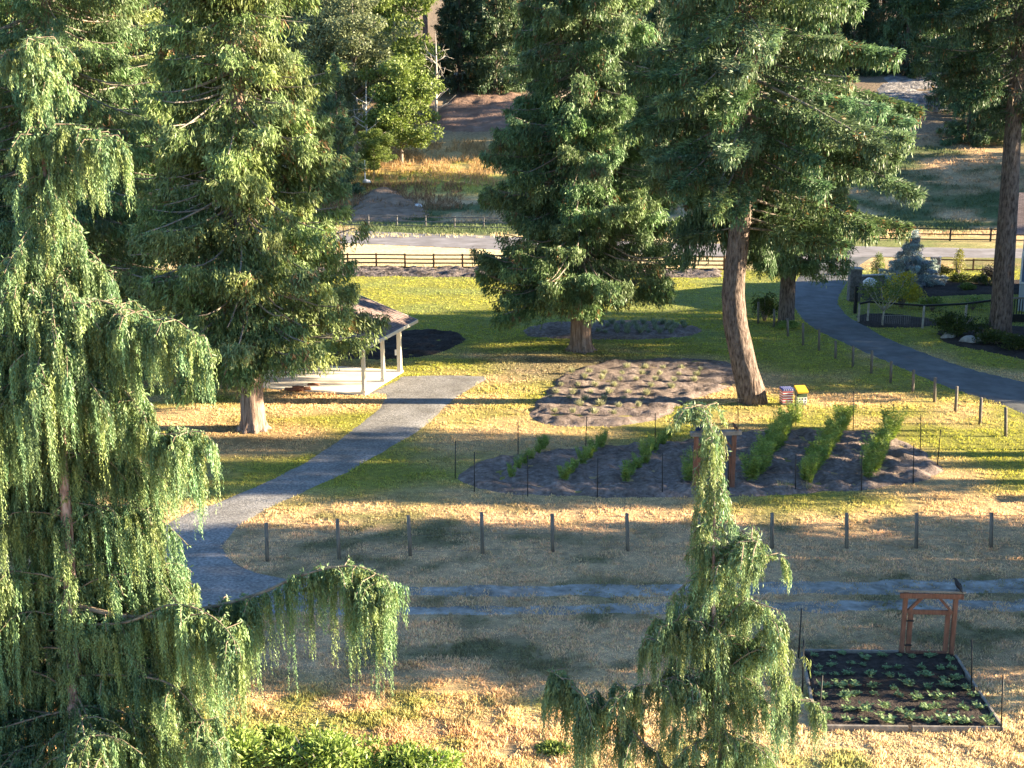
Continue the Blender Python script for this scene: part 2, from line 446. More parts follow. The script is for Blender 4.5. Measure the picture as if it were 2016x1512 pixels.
def poly_px(pts, k=4):
    return smooth_poly([G(x, y)[:2] for x, y in pts], k)
PATH = poly_px([(800, 741), (952, 741), (925, 765), (878, 800), (822, 850), (752, 890), (680, 930), (600, 968), (520, 1005), (466, 1040), (440, 1070),
                (447, 1097), (485, 1122), (560, 1140), (640, 1156), (600, 1200), (450, 1215), (250, 1200), (60, 1160), (150, 1110), (240, 1085), (312, 1042), (372, 1010), (440, 985),
                (555, 935), (650, 880), (700, 842), (745, 805), (762, 778), (740, 775), (722, 777), (785, 748)], 3)
TRACK1 = np.array([G(x, y)[:2] for x, y in [(560, 1154), (1000, 1153), (1500, 1146), (2200, 1140), (2200, 1166), (1500, 1172), (1000, 1173), (560, 1174)]])
TRACK2 = np.array([G(x, y)[:2] for x, y in [(560, 1196), (1000, 1196), (1500, 1184), (2200, 1178), (2200, 1200), (1500, 1206), (1000, 1208), (560, 1210)]])
BED_LAV = poly_px([(1040, 822), (1052, 800), (1085, 762), (1128, 730), (1200, 713), (1300, 706), (1400, 708), (1452, 722), (1455, 752), (1400, 775), (1352, 790), (1330, 806), (1285, 828), (1190, 840), (1095, 838)])
BED_FAR = poly_px([(1030, 655), (1060, 640), (1150, 633), (1260, 632), (1340, 638), (1385, 650), (1360, 660), (1270, 668), (1160, 668), (1060, 664)])
BED_DARK = poly_px([(660, 700), (720, 668), (800, 652), (890, 655), (915, 668), (880, 690), (830, 702), (740, 708)])
BED_VEG = poly_px([(903, 938), (950, 908), (1060, 890), (1200, 878), (1340, 868), (1450, 853), (1560, 845), (1680, 849), (1760, 860), (1800, 880), (1838, 908), (1842, 935),
                   (1780, 955), (1650, 968), (1500, 975), (1350, 979), (1150, 977), (1000, 972), (930, 960)])
ROCKSTRIP = np.array([G(x, y)[:2] for x, y in [(560, 527), (960, 529), (1420, 532), (1420, 547), (960, 546), (560, 543)]])
def drive_pts(pts): return smooth_poly([G(x, y)[:2] for x, y in pts], 4, False)
dl = drive_pts([(1612, 500), (1585, 530), (1563, 560), (1560, 592), (1574, 622), (1602, 646), (1645, 668), (1722, 702), (1800, 736), (1880, 768), (1945, 787), (2016, 815), (2200, 890)])
dr = drive_pts([(1720, 505), (1690, 525), (1664, 562), (1650, 592), (1664, 617), (1700, 640), (1750, 667), (1830, 699), (1920, 729), (2016, 752), (2200, 800)])
DRIVE = np.concatenate([dl, dr[::-1]])
ROAD = np.array([G(x, y)[:2] for x, y in [(-700, 425), (300, 444), (690, 454), (960, 464), (1300, 477), (1750, 486), (1960, 489), (2700, 497), (2700, 520), (1960, 508), (1720, 507), (1590, 512), (1300, 502), (940, 491), (690, 480), (300, 468), (-700, 447)]])
sheet("gravel_path", PATH, 0.22, flat_h, MGRAVEL, edge=0.12)
o_ = sheet("gravel_track", TRACK1, 0.18, flat_h, MTRACK, edge=0.25)
o_ = sheet("gravel_track", TRACK2, 0.18, flat_h, MTRACK, edge=0.25)
sheet("driveway", DRIVE, 0.4, lambda X, Y, sd: np.clip(sd * 0.2, -0.06, 0.03), MASPH, edge=0.05)
sheet("road", ROAD, 0.8, lambda X, Y, sd: np.clip(sd * 0.2, -0.1, 0.04) , MROAD, edge=0.05)
def soil_h(amp, ridge=0.0, axis_=(0, 1), per=1.0):
    def f(X, Y, sd):
        z = np.clip(sd * 0.25, -0.08, 0.07)
        inn = sstep(0, 0.4, sd)
        z = z + inn * amp * (fbm(X * 2.3, Y * 2.3, 4) - 0.4)
        if ridge:
            z = z + inn * ridge * np.sin(2 * math.pi * (X * axis_[0] + Y * axis_[1]) / per + 2 * fbm(X / 2, Y / 2))
        return z
    return f
sheet("soil_bed", BED_LAV, 0.16, soil_h(0.30, 0.05, (0.1, 1), 1.75), MSOIL, edge=0.3)
sheet("soil_bed", BED_FAR, 0.2, soil_h(0.3, 0.03), MSOIL, edge=0.3)
sheet("soil_bed", BED_DARK, 0.2, soil_h(0.35, 0.06, (0.3, 1), 1.5), MDARKSOIL, edge=0.3)
sheet("soil_bed", BED_VEG, 0.16, soil_h(0.34, 0.05, (1, 0.25), 1.2), MSOIL, edge=0.3)
sheet("rock_border", ROCKSTRIP, 0.22, lambda X, Y, sd: np.clip(sd * .3, -.08, .12) + sstep(0, .4, sd) * .5 * (fbm(X * 1.6, Y * 1.6, 3) - .35), MROCKS, edge=0.3)
GBED = [poly_px([(1690, 560), (1760, 548), (1860, 552), (1960, 552), (2040, 556), (2040, 578), (1940, 580), (1840, 584), (1760, 590), (1700, 590)]),
        poly_px([(1690, 622), (1740, 618), (1830, 628), (1850, 640), (1760, 646), (1700, 640)]),
        poly_px([(1846, 655), (1900, 640), (1980, 640), (2060, 655), (2080, 715), (2000, 705), (1930, 690), (1866, 676)])]
for q in GBED: sheet("soil_bed", q, .25, soil_h(.2), MDARKSOIL, edge=.3)
# dirt mound over the road and a scraped bank on the slope
def mound_sheet(name, pts, hgt, mat):
    P = smooth_poly([GH(x, y)[:2] for x, y in pts], 4)
    sheet(name, P, 0.5, lambda X, Y, sd: hill(X, Y) - 0.1 + np.minimum(np.clip(sd, -0.3, 9), 1.6 + .8 * fbm(X / 3, Y / 3)) * hgt * (0.1 + 1.8 * fbm(X / 2.2, Y / 2.2)), mat, edge=0.8)
mound_sheet("dirt_mound", [(680, 432), (700, 395), (760, 368), (830, 400), (845, 425), (760, 438)], 0.30, mat_noise("clay", [(0.3, (0.15, 0.105, 0.075)), (0.7, (0.30, 0.22, 0.16))], 0.9, 0.95, 6, None, 0.8, 0.2, 2, 0.1))
mound_sheet("dirt_bank", [(850, 250), (880, 195), (960, 175), (1040, 190), (1040, 250), (940, 262)], 0.25, mat_noise("bank", [(0.3, (0.16, 0.10, 0.075)), (0.7, (0.30, 0.20, 0.15))], 0.5, 0.95, 6, None, 0.8, 0.2, 2, 0.1))
mound_sheet("gravel_bank", [(1720, 215), (1730, 150), (1790, 120), (1900, 118), (2150, 140), (2150, 230), (1900, 225)], 0.08, mat_noise("pale_rubble", [(0.3, (0.10, 0.10, 0.11)), (0.5, (0.24, 0.225, 0.22)), (0.72, (0.5, 0.48, 0.47))], 0.8, 0.95, 6, None, 1.0, 0.3, 1.4, 0.1))

# grass blades, taller and thicker in the near field (nobody could count them)
rng = np.random.RandomState(11)
def scatter_grass(n, y0, y1, h0, h1, w, excl, per=3):
    Y = np.exp(rng.uniform(math.log(y0), math.log(y1), n)); X = rng.uniform(-1, 1, n) * (Y * 0.415 + 1.5)
    keep = fbm(X / 0.9, Y / 0.9, 2) > 0.18
    for p in excl:
        sd = sdist(p, X, Y)
        if p is TRACK1 or p is TRACK2: keep &= (sd < -0.1) | (rng.rand(n) < (.30 if p is TRACK1 else .55) + .6 * sstep(.46, .6, fbm(X / 1.9, Y / .6, 3)) + .4 * sstep(.25, 0, sd))
        else: keep &= sd < rng.uniform(-.1, .09, n)
    X = X[keep]; Y = Y[keep]; n = len(X)
    c = ground_tint(X, Y)
    c = np.repeat(c, per, 0) * rng.uniform(0.75, 1.35, (n * per, 1)) * rng.uniform(0.93, 1.07, (n * per, 3))
    P = np.stack([np.repeat(X, per) + rng.normal(0, .04, n * per), np.repeat(Y, per) + rng.normal(0, .04, n * per), np.full(n * per, -0.01)], 1)
    P[:, 2] += hill(P[:, 0], P[:, 1])
    D = np.stack([rng.normal(0, .5, n * per), rng.normal(0, .5, n * per), np.ones(n * per)], 1)
    hn = np.repeat(.55 + 1.1 * sstep(.3, .7, fbm(X / .45 + 60, Y / .45, 2)), per)
    LV.add(P, D, hn * rng.uniform(h0, h1, n * per), w * rng.uniform(0.7, 1.4, n * per), c * 1.1)
LV = Leaves(rng)
EX = [PATH, TRACK1, TRACK2, BED_LAV, BED_VEG, BED_DARK, BED_FAR, DRIVE]
SLAB = np.array([G(720, 779)[:2], G(793, 736)[:2], G(793, 736)[:2] + np.array([-4.6, 1.25]), G(720, 779)[:2] + np.array([-4.6, 1.25])])
gb = [G(1578, 1288)[:2], G(1876, 1292)[:2], G(1974, 1442)[:2], G(1608, 1438)[:2]]
BED_BOX = np.array(gb)
EX += [SLAB, BED_BOX] + GBED
scatter_grass(130000, 25, 60, 0.04, 0.085, 0.026, EX)
scatter_grass(150000, 58, 106, 0.035, 0.075, 0.06, EX, 2)
scatter_grass(14000, 25, 29.5, 0.06, 0.14, 0.026, EX, 3)
def slope_tufts(n, x0, x1, y0, y1, h0, h1, w, col=None):
    X = rng.uniform(x0, x1, n); Y = rng.uniform(y0, y1, n)
    k = fbm(X / 1.5, Y / 1.5, 3) > .42; X = X[k]; Y = Y[k]; n = len(X)
    c = ground_tint(X, Y) * rng.uniform(.8, 1.4, (n, 1)) if col is None else col * rng.uniform(.6, 1.4, (n, 1))
    P = np.stack([X, Y, hill(X, Y) - .02], 1); D = np.stack([rng.normal(0, .35, n), rng.normal(0, .35, n), np.ones(n)], 1)
    LV.add(P, D, rng.uniform(h0, h1, n), w * rng.uniform(.6, 1.4, n), c)
slope_tufts(60000, -32, 62, 124, 178, .15, .42, .11)
slope_tufts(9000, -20, 0, 157, 178, .4, 1.1, .07, np.array([.40, .28, .15]))
slope_tufts(1500, -24, -9, 141, 150, .2, .7, .08, np.array([.22, .17, .08]))
slope_tufts(5000, -24, -6, 146, 158, .3, .9, .08, np.array([.25, .16, .095]))
tag(LV.build("grass", MGRASS), "short patchy lawn grass, green in places and dry straw in others", "grass", kind="stuff")
# ------------------------------------------------------------------ trees
DOWN = np.array([0, 0, -1.0])
CEDAR = np.array([0.165, 0.225, 0.088]); FIR = np.array([0.092, 0.148, 0.074]); DARKFIR = np.array([0.045, 0.075, 0.042])
def conifer_crown(rng, H, z0, Rf, nb, style, dens, col, axisf=None, cs=1.0, zmax=None, zpow=1.0, limbs=None, gap=0.12, azf=None, kth=0.0):
    """whorled branches, each carrying hanging (cedar) or spreading (fir) sprays of small leaf faces"""
    Lv = Leaves(rng)
    for i in range(nb):
        t = (i + rng.rand()) / nb
        z = z0 + (H - z0) * t ** zpow
        if rng.rand() < gap: continue
        az = i * 2.399 + rng.uniform(-.5, .5)
        L = Rf(z) * rng.uniform(0.62, 1.12)
        if azf: L *= azf(az, z)
        if L < 0.25: continue
        rad = np.array([math.cos(az), math.sin(az), 0]); tan = np.array([-rad[1], rad[0], 0])
        ax = axisf(z) if axisf else np.zeros(2)
        base = np.array([ax[0], ax[1], z])
        if style == "cedar": droop, up, pw = rng.uniform(.30, .62), rng.uniform(.12, .40), 2.6
        else: droop, up, pw = rng.uniform(.02, .40) , rng.uniform(-.12, .16), 2.0
        top = sstep(0.75, 1.0, (z - z0) / (H - z0))
        droop = droop * (1 - top) - 0.35 * top
        def along(s): return base + rad * (L * s)[..., None] + np.array([0, 0, 1.0]) * (-droop * L * s + up * L * s ** pw)[..., None]
        if limbs is not None and L > 1.2:
            ss = np.linspace(0, .9, 6)
            limbs.tube(along(ss), [0.05 * (1 - .8 * q) * (L / 4) ** .7 + .008 for q in ss], 5, cap=False)
        n = int(dens * L * (1.0 + .25 * L)) + 3
        s = np.sqrt(rng.uniform(0.03, 1, n))
        lw = (0.36 * L * (1.08 - s) + 0.18) if style == "cedar" else (0.30 * L * (1.08 - s) + 0.15)
        lat = rng.uniform(-1, 1, n) * lw
        P = along(s) + tan * lat[:, None] + DOWN * (np.abs(lat) * (0.25 if style == "cedar" else .10))[:, None]
        cl3 = .5 * (vnoise(P[:, 0] * .95 + 40, P[:, 2] * .8 + 9) + vnoise(P[:, 1] * .95 + 70, P[:, 2] * .8 + 33))
        kp = cl3 > rng.uniform(.27, .47, n) - kth                           # boughs gather in clumps with dark gaps between
        P = P[kp]; s = s[kp]; lat = lat[kp]; n = len(P)
        if n == 0: continue
        bc = col * rng.uniform(.78, 1.25) * np.array([rng.uniform(.92, 1.15), 1, rng.uniform(.85, 1.1)])
        k = 13 if style == "cedar" else 12
        PP = np.repeat(P, k, 0) + rng.normal(0, .085 * cs, (n * k, 3))
        m = n * k
        if style == "cedar":
            PP = PP + DOWN * (rng.uniform(0, 1, (m, 1)) ** 1.3 * np.repeat(rng.uniform(.15, .85, (n, 1)), k, 0) * cs ** .5)
        sc = bc * rng.uniform(.6, 1.45, (n, 1)); sc = sc * (1 + .25 * (s[:, None] - .6))
        dead = rng.rand(n) < .035
        sc[dead] = np.array([.24, .15, .075]) * rng.uniform(.6, 1.2, (dead.sum(), 1))
        cc = np.repeat(sc, k, 0) * rng.uniform(.85, 1.18, (m, 1))
        if style == "cedar":
            D = DOWN * rng.uniform(.35, 1.15, (m, 1)) + rad * rng.uniform(-.1, .65, (m, 1)) + rng.normal(0, .33, (m, 3))
            Lc = rng.uniform(.13, .36, m) * cs; Wc = rng.uniform(.035, .085, m) * cs
        else:
            sg = np.repeat(np.sign(lat), k)[:, None]
            D = rad * rng.uniform(.2, .9, (m, 1)) + tan * sg * rng.uniform(.1, .9, (m, 1)) + DOWN * rng.uniform(-.25, .40, (m, 1)) + rng.normal(0, .22, (m, 3))
            Lc = rng.uniform(.12, .32, m) * cs; Wc = rng.uniform(.04, .09, m) * cs
            h = rng.rand(m) < 0.36
            D[h] = DOWN * 1.0 + rng.normal(0, .22, (h.sum(), 3)); PP[h] += DOWN * rng.uniform(0, .55, (h.sum(), 1)) * cs
        Lv.add(PP, D, Lc, Wc, cc)
    return Lv
def lerp_table(tab):
    zs = [a for a, b in tab]; rs = [b for a, b in tab]
    return lambda z: float(np.interp(z, zs, rs))
def trunk_mesh(mb, pts, rad, flare=0.0, n=20, lobes=7, rng=None):
    ph = rng.uniform(0, 6) if rng is not None else 0
    def fl(t, a):
        k = math.exp(-t * len(pts) * 0.9)
        return 1 + flare * k * (0.55 + 0.45 * math.sin(lobes * a + ph + 2 * t)) + .03 * math.sin(5 * a + 30 * t)
    mb.tube(pts, rad, n, flute=fl if flare else None)

# three big cedars with fluted trunks
def big_cedar(px, py, seed, Rtab, H, z0, nb, dens, r0, label, col=CEDAR, azf=None, lean=(0, 0), flare=0.9):
    rng = np.random.RandomState(seed)
    g = G(px, py)
    t = thing("cedar_tree", label, "tree", tuple(g))
    mb = MB()
    zz = [-.1, .15, .4, .8, 1.3, 2, 3, 5, 8, 12, 17, 23, H]
    trunk_mesh(mb, [(lean[0] * z / H, lean[1] * z / H, z) for z in zz], [r0 * (1 - .93 * max(z, 0) / H) for z in zz], flare, 36, 9, rng)
    mb.build("trunk", MCEDARBARK, t, True)
    lm = MB()
    Lv = conifer_crown(rng, H, z0, lerp_table(Rtab), nb, "cedar", dens, col, lambda z: np.array([lean[0] * z / H, lean[1] * z / H]), limbs=lm, azf=azf, zpow=1.12)
    lm.build("limbs", MLIMB, t, True)
    Lv.build("crown", MLEAF, t)
    return t
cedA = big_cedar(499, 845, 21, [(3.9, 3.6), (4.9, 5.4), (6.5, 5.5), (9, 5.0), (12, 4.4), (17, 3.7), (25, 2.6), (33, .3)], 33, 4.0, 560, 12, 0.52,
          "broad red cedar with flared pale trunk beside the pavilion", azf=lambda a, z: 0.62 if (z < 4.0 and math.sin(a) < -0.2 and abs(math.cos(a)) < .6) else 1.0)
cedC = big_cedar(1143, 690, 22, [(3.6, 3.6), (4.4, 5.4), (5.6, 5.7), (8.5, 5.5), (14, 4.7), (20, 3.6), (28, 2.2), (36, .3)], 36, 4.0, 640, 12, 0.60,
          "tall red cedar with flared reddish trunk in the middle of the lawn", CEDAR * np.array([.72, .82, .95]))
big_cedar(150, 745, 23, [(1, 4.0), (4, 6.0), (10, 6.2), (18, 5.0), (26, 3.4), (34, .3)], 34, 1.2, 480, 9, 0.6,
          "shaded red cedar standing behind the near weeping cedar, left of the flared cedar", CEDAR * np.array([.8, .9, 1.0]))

# fir with the curved bare trunk
def curved_fir():
    rng = np.random.RandomState(31)
    b = G(1482, 792); Y = b[1]
    t = thing("fir_tree", "big fir with long bare trunk that curves and leans left", "tree", tuple(b))
    pp = [(1484, 800), (1478, 770), (1468, 730), (1456, 680), (1447, 630), (1443, 580), (1447, 530), (1453, 480), (1459, 420), (1462, 380), (1464, 250), (1466, 100), (1468, -60)]
    P = [Vector(at(x, y, Y)) - Vector(b) for x, y in pp]
    rr = [.72, .66, .60, .57, .55, .53, .51, .49, .46, .43, .38, .33, .27]
    P += [Vector((P[-1].x, 0, P[-1].z + q)) for q in (8, 16)]; rr += [.15, .03]
    mb = MB(); mb.tube(P, rr, 22, flute=lambda q, a: 1 + .05 * math.sin(7 * a + 40 * q) + .03 * math.sin(13 * a - 25 * q)); mb.build("trunk", MFIRBARK, t, True)
    zs = [p.z for p in P]; xs = [p.x for p in P]
    axf = lambda z: np.array([np.interp(z, zs, xs), 0])
    lm = MB()
    H = P[-1].z
    def azf(a, z):
        k = 1 + .20 * math.cos(a)                                   # longer to the right
        if z < 11.0 and math.sin(a) < -.15: return 0                  # the near side of the trunk is bare
        if z < 10.0 and math.cos(a) > .3 and math.sin(a) < .3: k *= .8
        return k
    Lv = conifer_crown(rng, H, 8.4, lerp_table([(8.0, 5.0), (9.5, 6.0), (12, 6.6), (16, 6.4), (20, 5.2), (28, 3.2), (H, .3)]), 260, "fir", 13, FIR * 1.15, axf, limbs=lm, azf=azf, zpow=1.15, gap=.06, kth=.10)
    # long hanging boughs under the left side
    for k in range(26):
        az = rng.uniform(.55, 2.75); z = rng.uniform(8.2, 11.0); L = rng.uniform(2.5, 4.4)
        rad = np.array([math.cos(az), math.sin(az), 0]); n = 70
        s = np.sqrt(rng.rand(n)); ax = axf(z)
        P0 = np.array([ax[0], ax[1], z]) + rad * (L * s)[:, None] + DOWN * (0.42 * L * s ** 1.6)[:, None] + rng.normal(0, .12, (n, 3))
        hang = np.repeat(P0, 9, 0) + DOWN * rng.uniform(0, .9, (n * 9, 1)) + rng.normal(0, .05, (n * 9, 3))
        Lv.add(hang, DOWN + rng.normal(0, .25, (n * 9, 3)), rng.uniform(.15, .35, n * 9), rng.uniform(.045, .09, n * 9), FIR * rng.uniform(.8, 1.3) * rng.uniform(.8, 1.25, (n * 9, 1)))
    lm.build("limbs", MLIMB, t, True); Lv.build("crown", MLEAF, t)
curved_fir()
def fir(px, py, seed, H, z0, Rtab, nb, dens, r0, label, col, style="fir", lean=0.0, flare=.25, cs=1.0, azf=None, ground_=None, bark=None):
    rng = np.random.RandomState(seed)
    g = ground_ if ground_ is not None else G(px, py)
    t = thing("fir_tree", label, "tree", tuple(g))
    mb = MB(); zz = [-.2, .3, .8, 1.5, 3, 5, 8, 12, 16, 20, 25, H]
    trunk_mesh(mb, [(lean * z / 20, 0, z) for z in zz], [r0 * (1 - .95 * max(z, 0) / H) for z in zz], flare, 20, 6, rng)
    mb.build("trunk", bark or MFIRBARK, t, True)
    lm = MB()
    Lv = conifer_crown(rng, H, z0, lerp_table(Rtab), nb, style, dens, col, lambda z: np.array([lean * z / 20, 0]), limbs=lm, azf=azf, zpow=1.1, cs=cs)
    if lm.v and nb > 100: lm.build("limbs", MLIMB, t, True)
    Lv.build("crown", MLEAF, t)
    return t
fir(1547, 640, 32, 26, 4.2, [(4, 2.8), (5.5, 3.9), (8, 4.2), (14, 3.6), (26, .2)], 340, 12, .52, "smaller fir with straight trunk beside the driveway bend", CEDAR * .95, "cedar")
fir(1968, 662, 33, 40, 13.0, [(13, 2.0), (15, 4.2), (17, 6.4), (20, 6.8), (26, 5.5), (40, .3)], 230, 11, .66, "very tall conifer with bare straight trunk at the right edge", FIR * .8, "fir", lean=-0.5, azf=lambda a, z: 1.0 if math.cos(a) < .5 else .7)

# ---- background trees: a few grown once, then copied
def proto_conifer(seed, H, z0, R, nb, dens, col, style, cs, r0=.35):
    rng = np.random.RandomState(seed)
    t = thing("conifer_tree", "x", "tree", (0, 0, 0))
    mb = MB(); zz = [-1, 1, H * .3, H * .7, H]
    mb.tube([(0, 0, z) for z in zz], [r0 * (1 - .95 * max(z, 0) / H) for z in zz], 8); mb.build("trunk", MFIRBARK, t, True)
    Rf = lambda z: R * (min(1, (z - z0) / (.08 * H) + .55)) * max(.03, 1 - ((z - z0) / (H - z0)) ** 1.25)
    Lv = conifer_crown(rng, H, z0, Rf, nb, style, dens, col, cs=cs)
    Lv.build("crown", MLEAF, t)
    return t
P_FIR = [proto_conifer(41, 27, 1.0, 5.0, 190, 4.2, DARKFIR * 1.2, "fir", 2.2), proto_conifer(42, 30, 1.5, 5.6, 190, 4.0, FIR * .75, "fir", 2.3),
         proto_conifer(43, 29, .8, 5.2, 190, 4.2, CEDAR * np.array([.5, .62, .8]), "cedar", 2.2)]
used = [False] * 9
def bg(k, x, y, rz, sc, label, group=None, protos=P_FIR):
    loc = (x, y, float(hill(x, y)) - .2)
    p = protos[k]
    key = (id(p))
    if key not in placed:
        placed.add(key); o = p; o.location = loc; o.rotation_euler = (0, 0, rz); o.scale = (sc, sc, sc); o["label"] = label
        if group: o["group"] = group
        return o
    return copy_thing(p, loc, rz, label, group, sc)
placed = set()
def proto_broadleaf(seed, H, R, col, n, leaf, bare=False, name="broadleaf_tree"):
    rng = np.random.RandomState(seed)
    t = thing(name, "x", "tree", (0, 0, 0))
    mb = MB(); rad = .02 * H
    mb.tube([(0, 0, -.5), (.1, 0, H * .25), (-.1, .1, H * .55), (0, 0, H * .95)], [rad, rad * .75, rad * .5, rad * .08], 9)
    ends = []
    for k in range(16):
        z = H * rng.uniform(.10, .72); az = k * 2.4 + rng.uniform(-.4, .4); L = R * rng.uniform(.6, 1.0) * (1.1 - .5 * z / H)
        e = Vector((math.cos(az) * L, math.sin(az) * L, z + L * rng.uniform(.35, .8)))
        m = Vector((math.cos(az) * L * .5, math.sin(az) * L * .5, z + L * .28))
        mb.tube([(0, 0, z), m, e], [rad * .4, rad * .25, rad * .08], 6); ends += [e, (m + e) / 2]
        if bare:
            for q in range(4):
                e2 = e + Vector(rng.normal(0, .25 * R, 3)); mb.tube([m.lerp(e, rng.rand()), e2], [rad * .14, rad * .05], 4)
    mb.build("trunk", MPALEBARK if bare else MLIMB, t, True)
    if not bare:
        Lv = Leaves(rng)
        cl = [np.array(e) for e in ends] + [np.array([rng.normal(0, .4) * R, rng.normal(0, .4) * R, H * rng.uniform(.16, .98)]) for _ in range(40)]
        for c in cl:
            q = n // len(cl); r = rng.uniform(.16, .30) * R
            d = nrm(rng.normal(size=(q, 3))); P = c + d * (r * rng.uniform(.4, 1, q) ** .5)[:, None] * np.array([1.25, 1.25, .75])
            Lv.add(P, d * .4 + DOWN * .35 + rng.normal(0, .6, (q, 3)), rng.uniform(.6, 1.3, q) * leaf, rng.uniform(.4, .8, q) * leaf, col * rng.uniform(.8, 1.25) * rng.uniform(.75, 1.3, (q, 1)))
        Lv.build("crown", MLEAF, t)
    return t
P_BR = [proto_broadleaf(51, 11, 4.2, np.array([.15, .20, .05]), 20000, .30), proto_broadleaf(52, 18, 5.0, np.array([.145, .17, .085]), 20000, .33)]
P_BARE = [proto_broadleaf(53, 16, 3.0, None, 0, 0, True, "bare_tree")]
g = GH(790, 325); bg(0, g[0], g[1], .3, 1.25, "round bright green broadleaf tree on the dry slope beyond the road", None, P_BR)
g = GH(690, 330); bg(1, g[0], g[1] + 7, .9, 1.15, "tall greyish green broadleaf tree left of and behind the round bright green one", None, P_BR)
g = GH(635, 330); bg(1, g[0], g[1] + 12, 2.1, 1.3, "greyish broadleaf tree rising right behind the flared cedar's crown", None, P_BR)
g = GH(770, 250); bg(0, g[0], g[1] + 9, 2.1, 1.7, "green broadleaf tree higher up the slope, above the round bright one", None, P_BR)
g = GH(705, 240); bg(1, g[0], g[1] + 14, 4.1, 1.3, "pale green broadleaf tree high on the slope, left of the bare pale trees", None, P_BR)
g = GH(660, 372); bg(0, g[0], g[1], 1.1, .75, "low green broadleaf tree at the left end of the dirt mound", None, P_BR)
g = GH(735, 352); bg(0, g[0], g[1] + 1, 5.1, .55, "small bushy broadleaf tree at the foot of the dry slope above the mound", None, P_BR)
g = GH(722, 345); bg(0, g[0], g[1] + 2, 1.0, .75, "bare pale dead tree among the broadleaf trees left of the round green one", None, P_BARE)
g = GH(860, 240); bg(0, g[0], g[1], 3.0, .85, "bare pale dead tree on the slope above the round green tree", None, P_BARE)
# dark conifers on the slope, back to front, told apart from left to right
rngb = np.random.RandomState(61)
near_bg = [(668, 385, 2, .60, "narrow dark young conifer at the left foot of the dry slope"),
           (905, 180, 0, 1.0, "dark fir above the brown bank, left of the lawn's tall cedar"), (975, 185, 1, 1.05, "dark fir above the brown bank, directly behind the lawn's tall cedar"),
           (1290, 300, 0, .95, "dark fir beyond the road seen between the lawn cedar and the curved fir"), (1240, 270, 2, 1.0, "dark cedar beyond the road just right of the lawn cedar"), (1385, 290, 1, 1.0, "dark fir beyond the road behind the curved fir's left boughs"),
           (1600, 250, 2, 1.0, "dark cedar beyond the road behind the curved fir's right boughs"),
           (1905, 282, 2, .74, "dark bushy cedar alone in the right hand meadow, on a short trunk"), (2000, 250, 0, .8, "dark fir in the meadow partly behind the tall bare trunk")]
for px, py, k, sc, lb in near_bg:
    g = GH(px, py); bg(k, g[0], g[1], rngb.uniform(0, 6), sc, lb)
def forest_row(Y, pxs, lab):
    for i, px in enumerate(pxs):
        y = Y + rngb.uniform(-5, 5); x = (px - CX) / FPX * y * 1.0
        bg(int(rngb.randint(3)), x, y, rngb.uniform(0, 6), rngb.uniform(.85, 1.2), "dark conifer in the %s, %s from the left" % (lab, ORD[i + 1]), "forest conifers on the slope")
forest_row(188, [40, 130, 230, 330, 430, 530, 610], "front row of the left hand forest")
forest_row(205, [0, 90, 190, 290, 390, 490, 580, 660], "second row of the left hand forest")
forest_row(215, [1080, 1160, 1260, 1360, 1460, 1560, 1660, 1760, 1840, 1920, 2010], "forest edge above the right hand meadow")
forest_row(240, [20, 150, 280, 420, 560, 680, 760, 930, 1010, 1110, 1210, 1310, 1410, 1510, 1610, 1710, 1810, 1910, 2010], "back row of the hillside forest")
g = GH(838, 110)
fir(0, 0, 34, 30, 14, [(14, 3), (18, 4), (30, .2)], 60, 4, .55, "tall pale fir trunk on the sunlit slope above the round green tree", FIR, "fir", cs=1.8, ground_=g)
# lit cedar behind the left edge
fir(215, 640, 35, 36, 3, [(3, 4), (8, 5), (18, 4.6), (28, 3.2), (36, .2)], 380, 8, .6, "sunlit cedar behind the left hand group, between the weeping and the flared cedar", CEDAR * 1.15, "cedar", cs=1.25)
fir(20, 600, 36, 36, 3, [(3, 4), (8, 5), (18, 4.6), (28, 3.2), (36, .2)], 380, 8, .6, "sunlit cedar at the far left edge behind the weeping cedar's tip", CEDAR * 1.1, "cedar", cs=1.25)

# unseen trees placed right of the view to shade the lawn
P_SH = [proto_conifer(71, 30, 2.0, 5.2, 200, 4.0, FIR, "fir", 1.9, .5), proto_conifer(72, 26, 8.5, 4.6, 140, 3.6, FIR, "fir", 1.9, .5)]
shade = SHADE_LIST = [  # x, y, kind, scale
    (24, 31.2, 0, .62), (25, 35.2, 0, .75), (27, 39.0, 0, .8),
    (44, 33.5, 0, 1.0), (48, 38.0, 0, 1.0),
    (38, 46.6, 1, .9), (40, 50.3, 1, 1.0), (58, 48.6, 0, .45),
    (52, 70, 0, 1.0), (46, 75, 0, 1.0), (55, 77, 0, 1.0), (60, 81, 0, .9),
    (72, 138.5, 0, 1.5), (68, 144, 0, 1.6), (78, 147, 0, 1.7), (72, 152, 0, 1.6), (74, 158, 0, 1.3), (70, 165, 0, .55), (66, 171, 0, .5), (72, 177, 0, .55), (66, 186, 0, 1.3), (72, 194, 0, 1.5)]
for i, (x, y, sc) in enumerate([(37, 62.8, .62), (38, 66.0, .62), (43, 64.4, .76), (40, 69.5, .8), (43, 61.6, .58)]):  # low round crowns added out of sight to shade the ground beside the driveway
    bg(0, x, y, i * 1.1, sc, "round broadleaf tree added unseen right of the driveway, %s nearest of five" % ORD[i + 1], "added shade trees right of the view", P_BR)
for i, (x, y, k, sc) in enumerate(shade):
    bg(k, x, y, i * 1.3, sc, "tall conifer outside the view on the right, %s nearest of those shading the grass" % ORD[i + 1], "trees right of the view", P_SH)

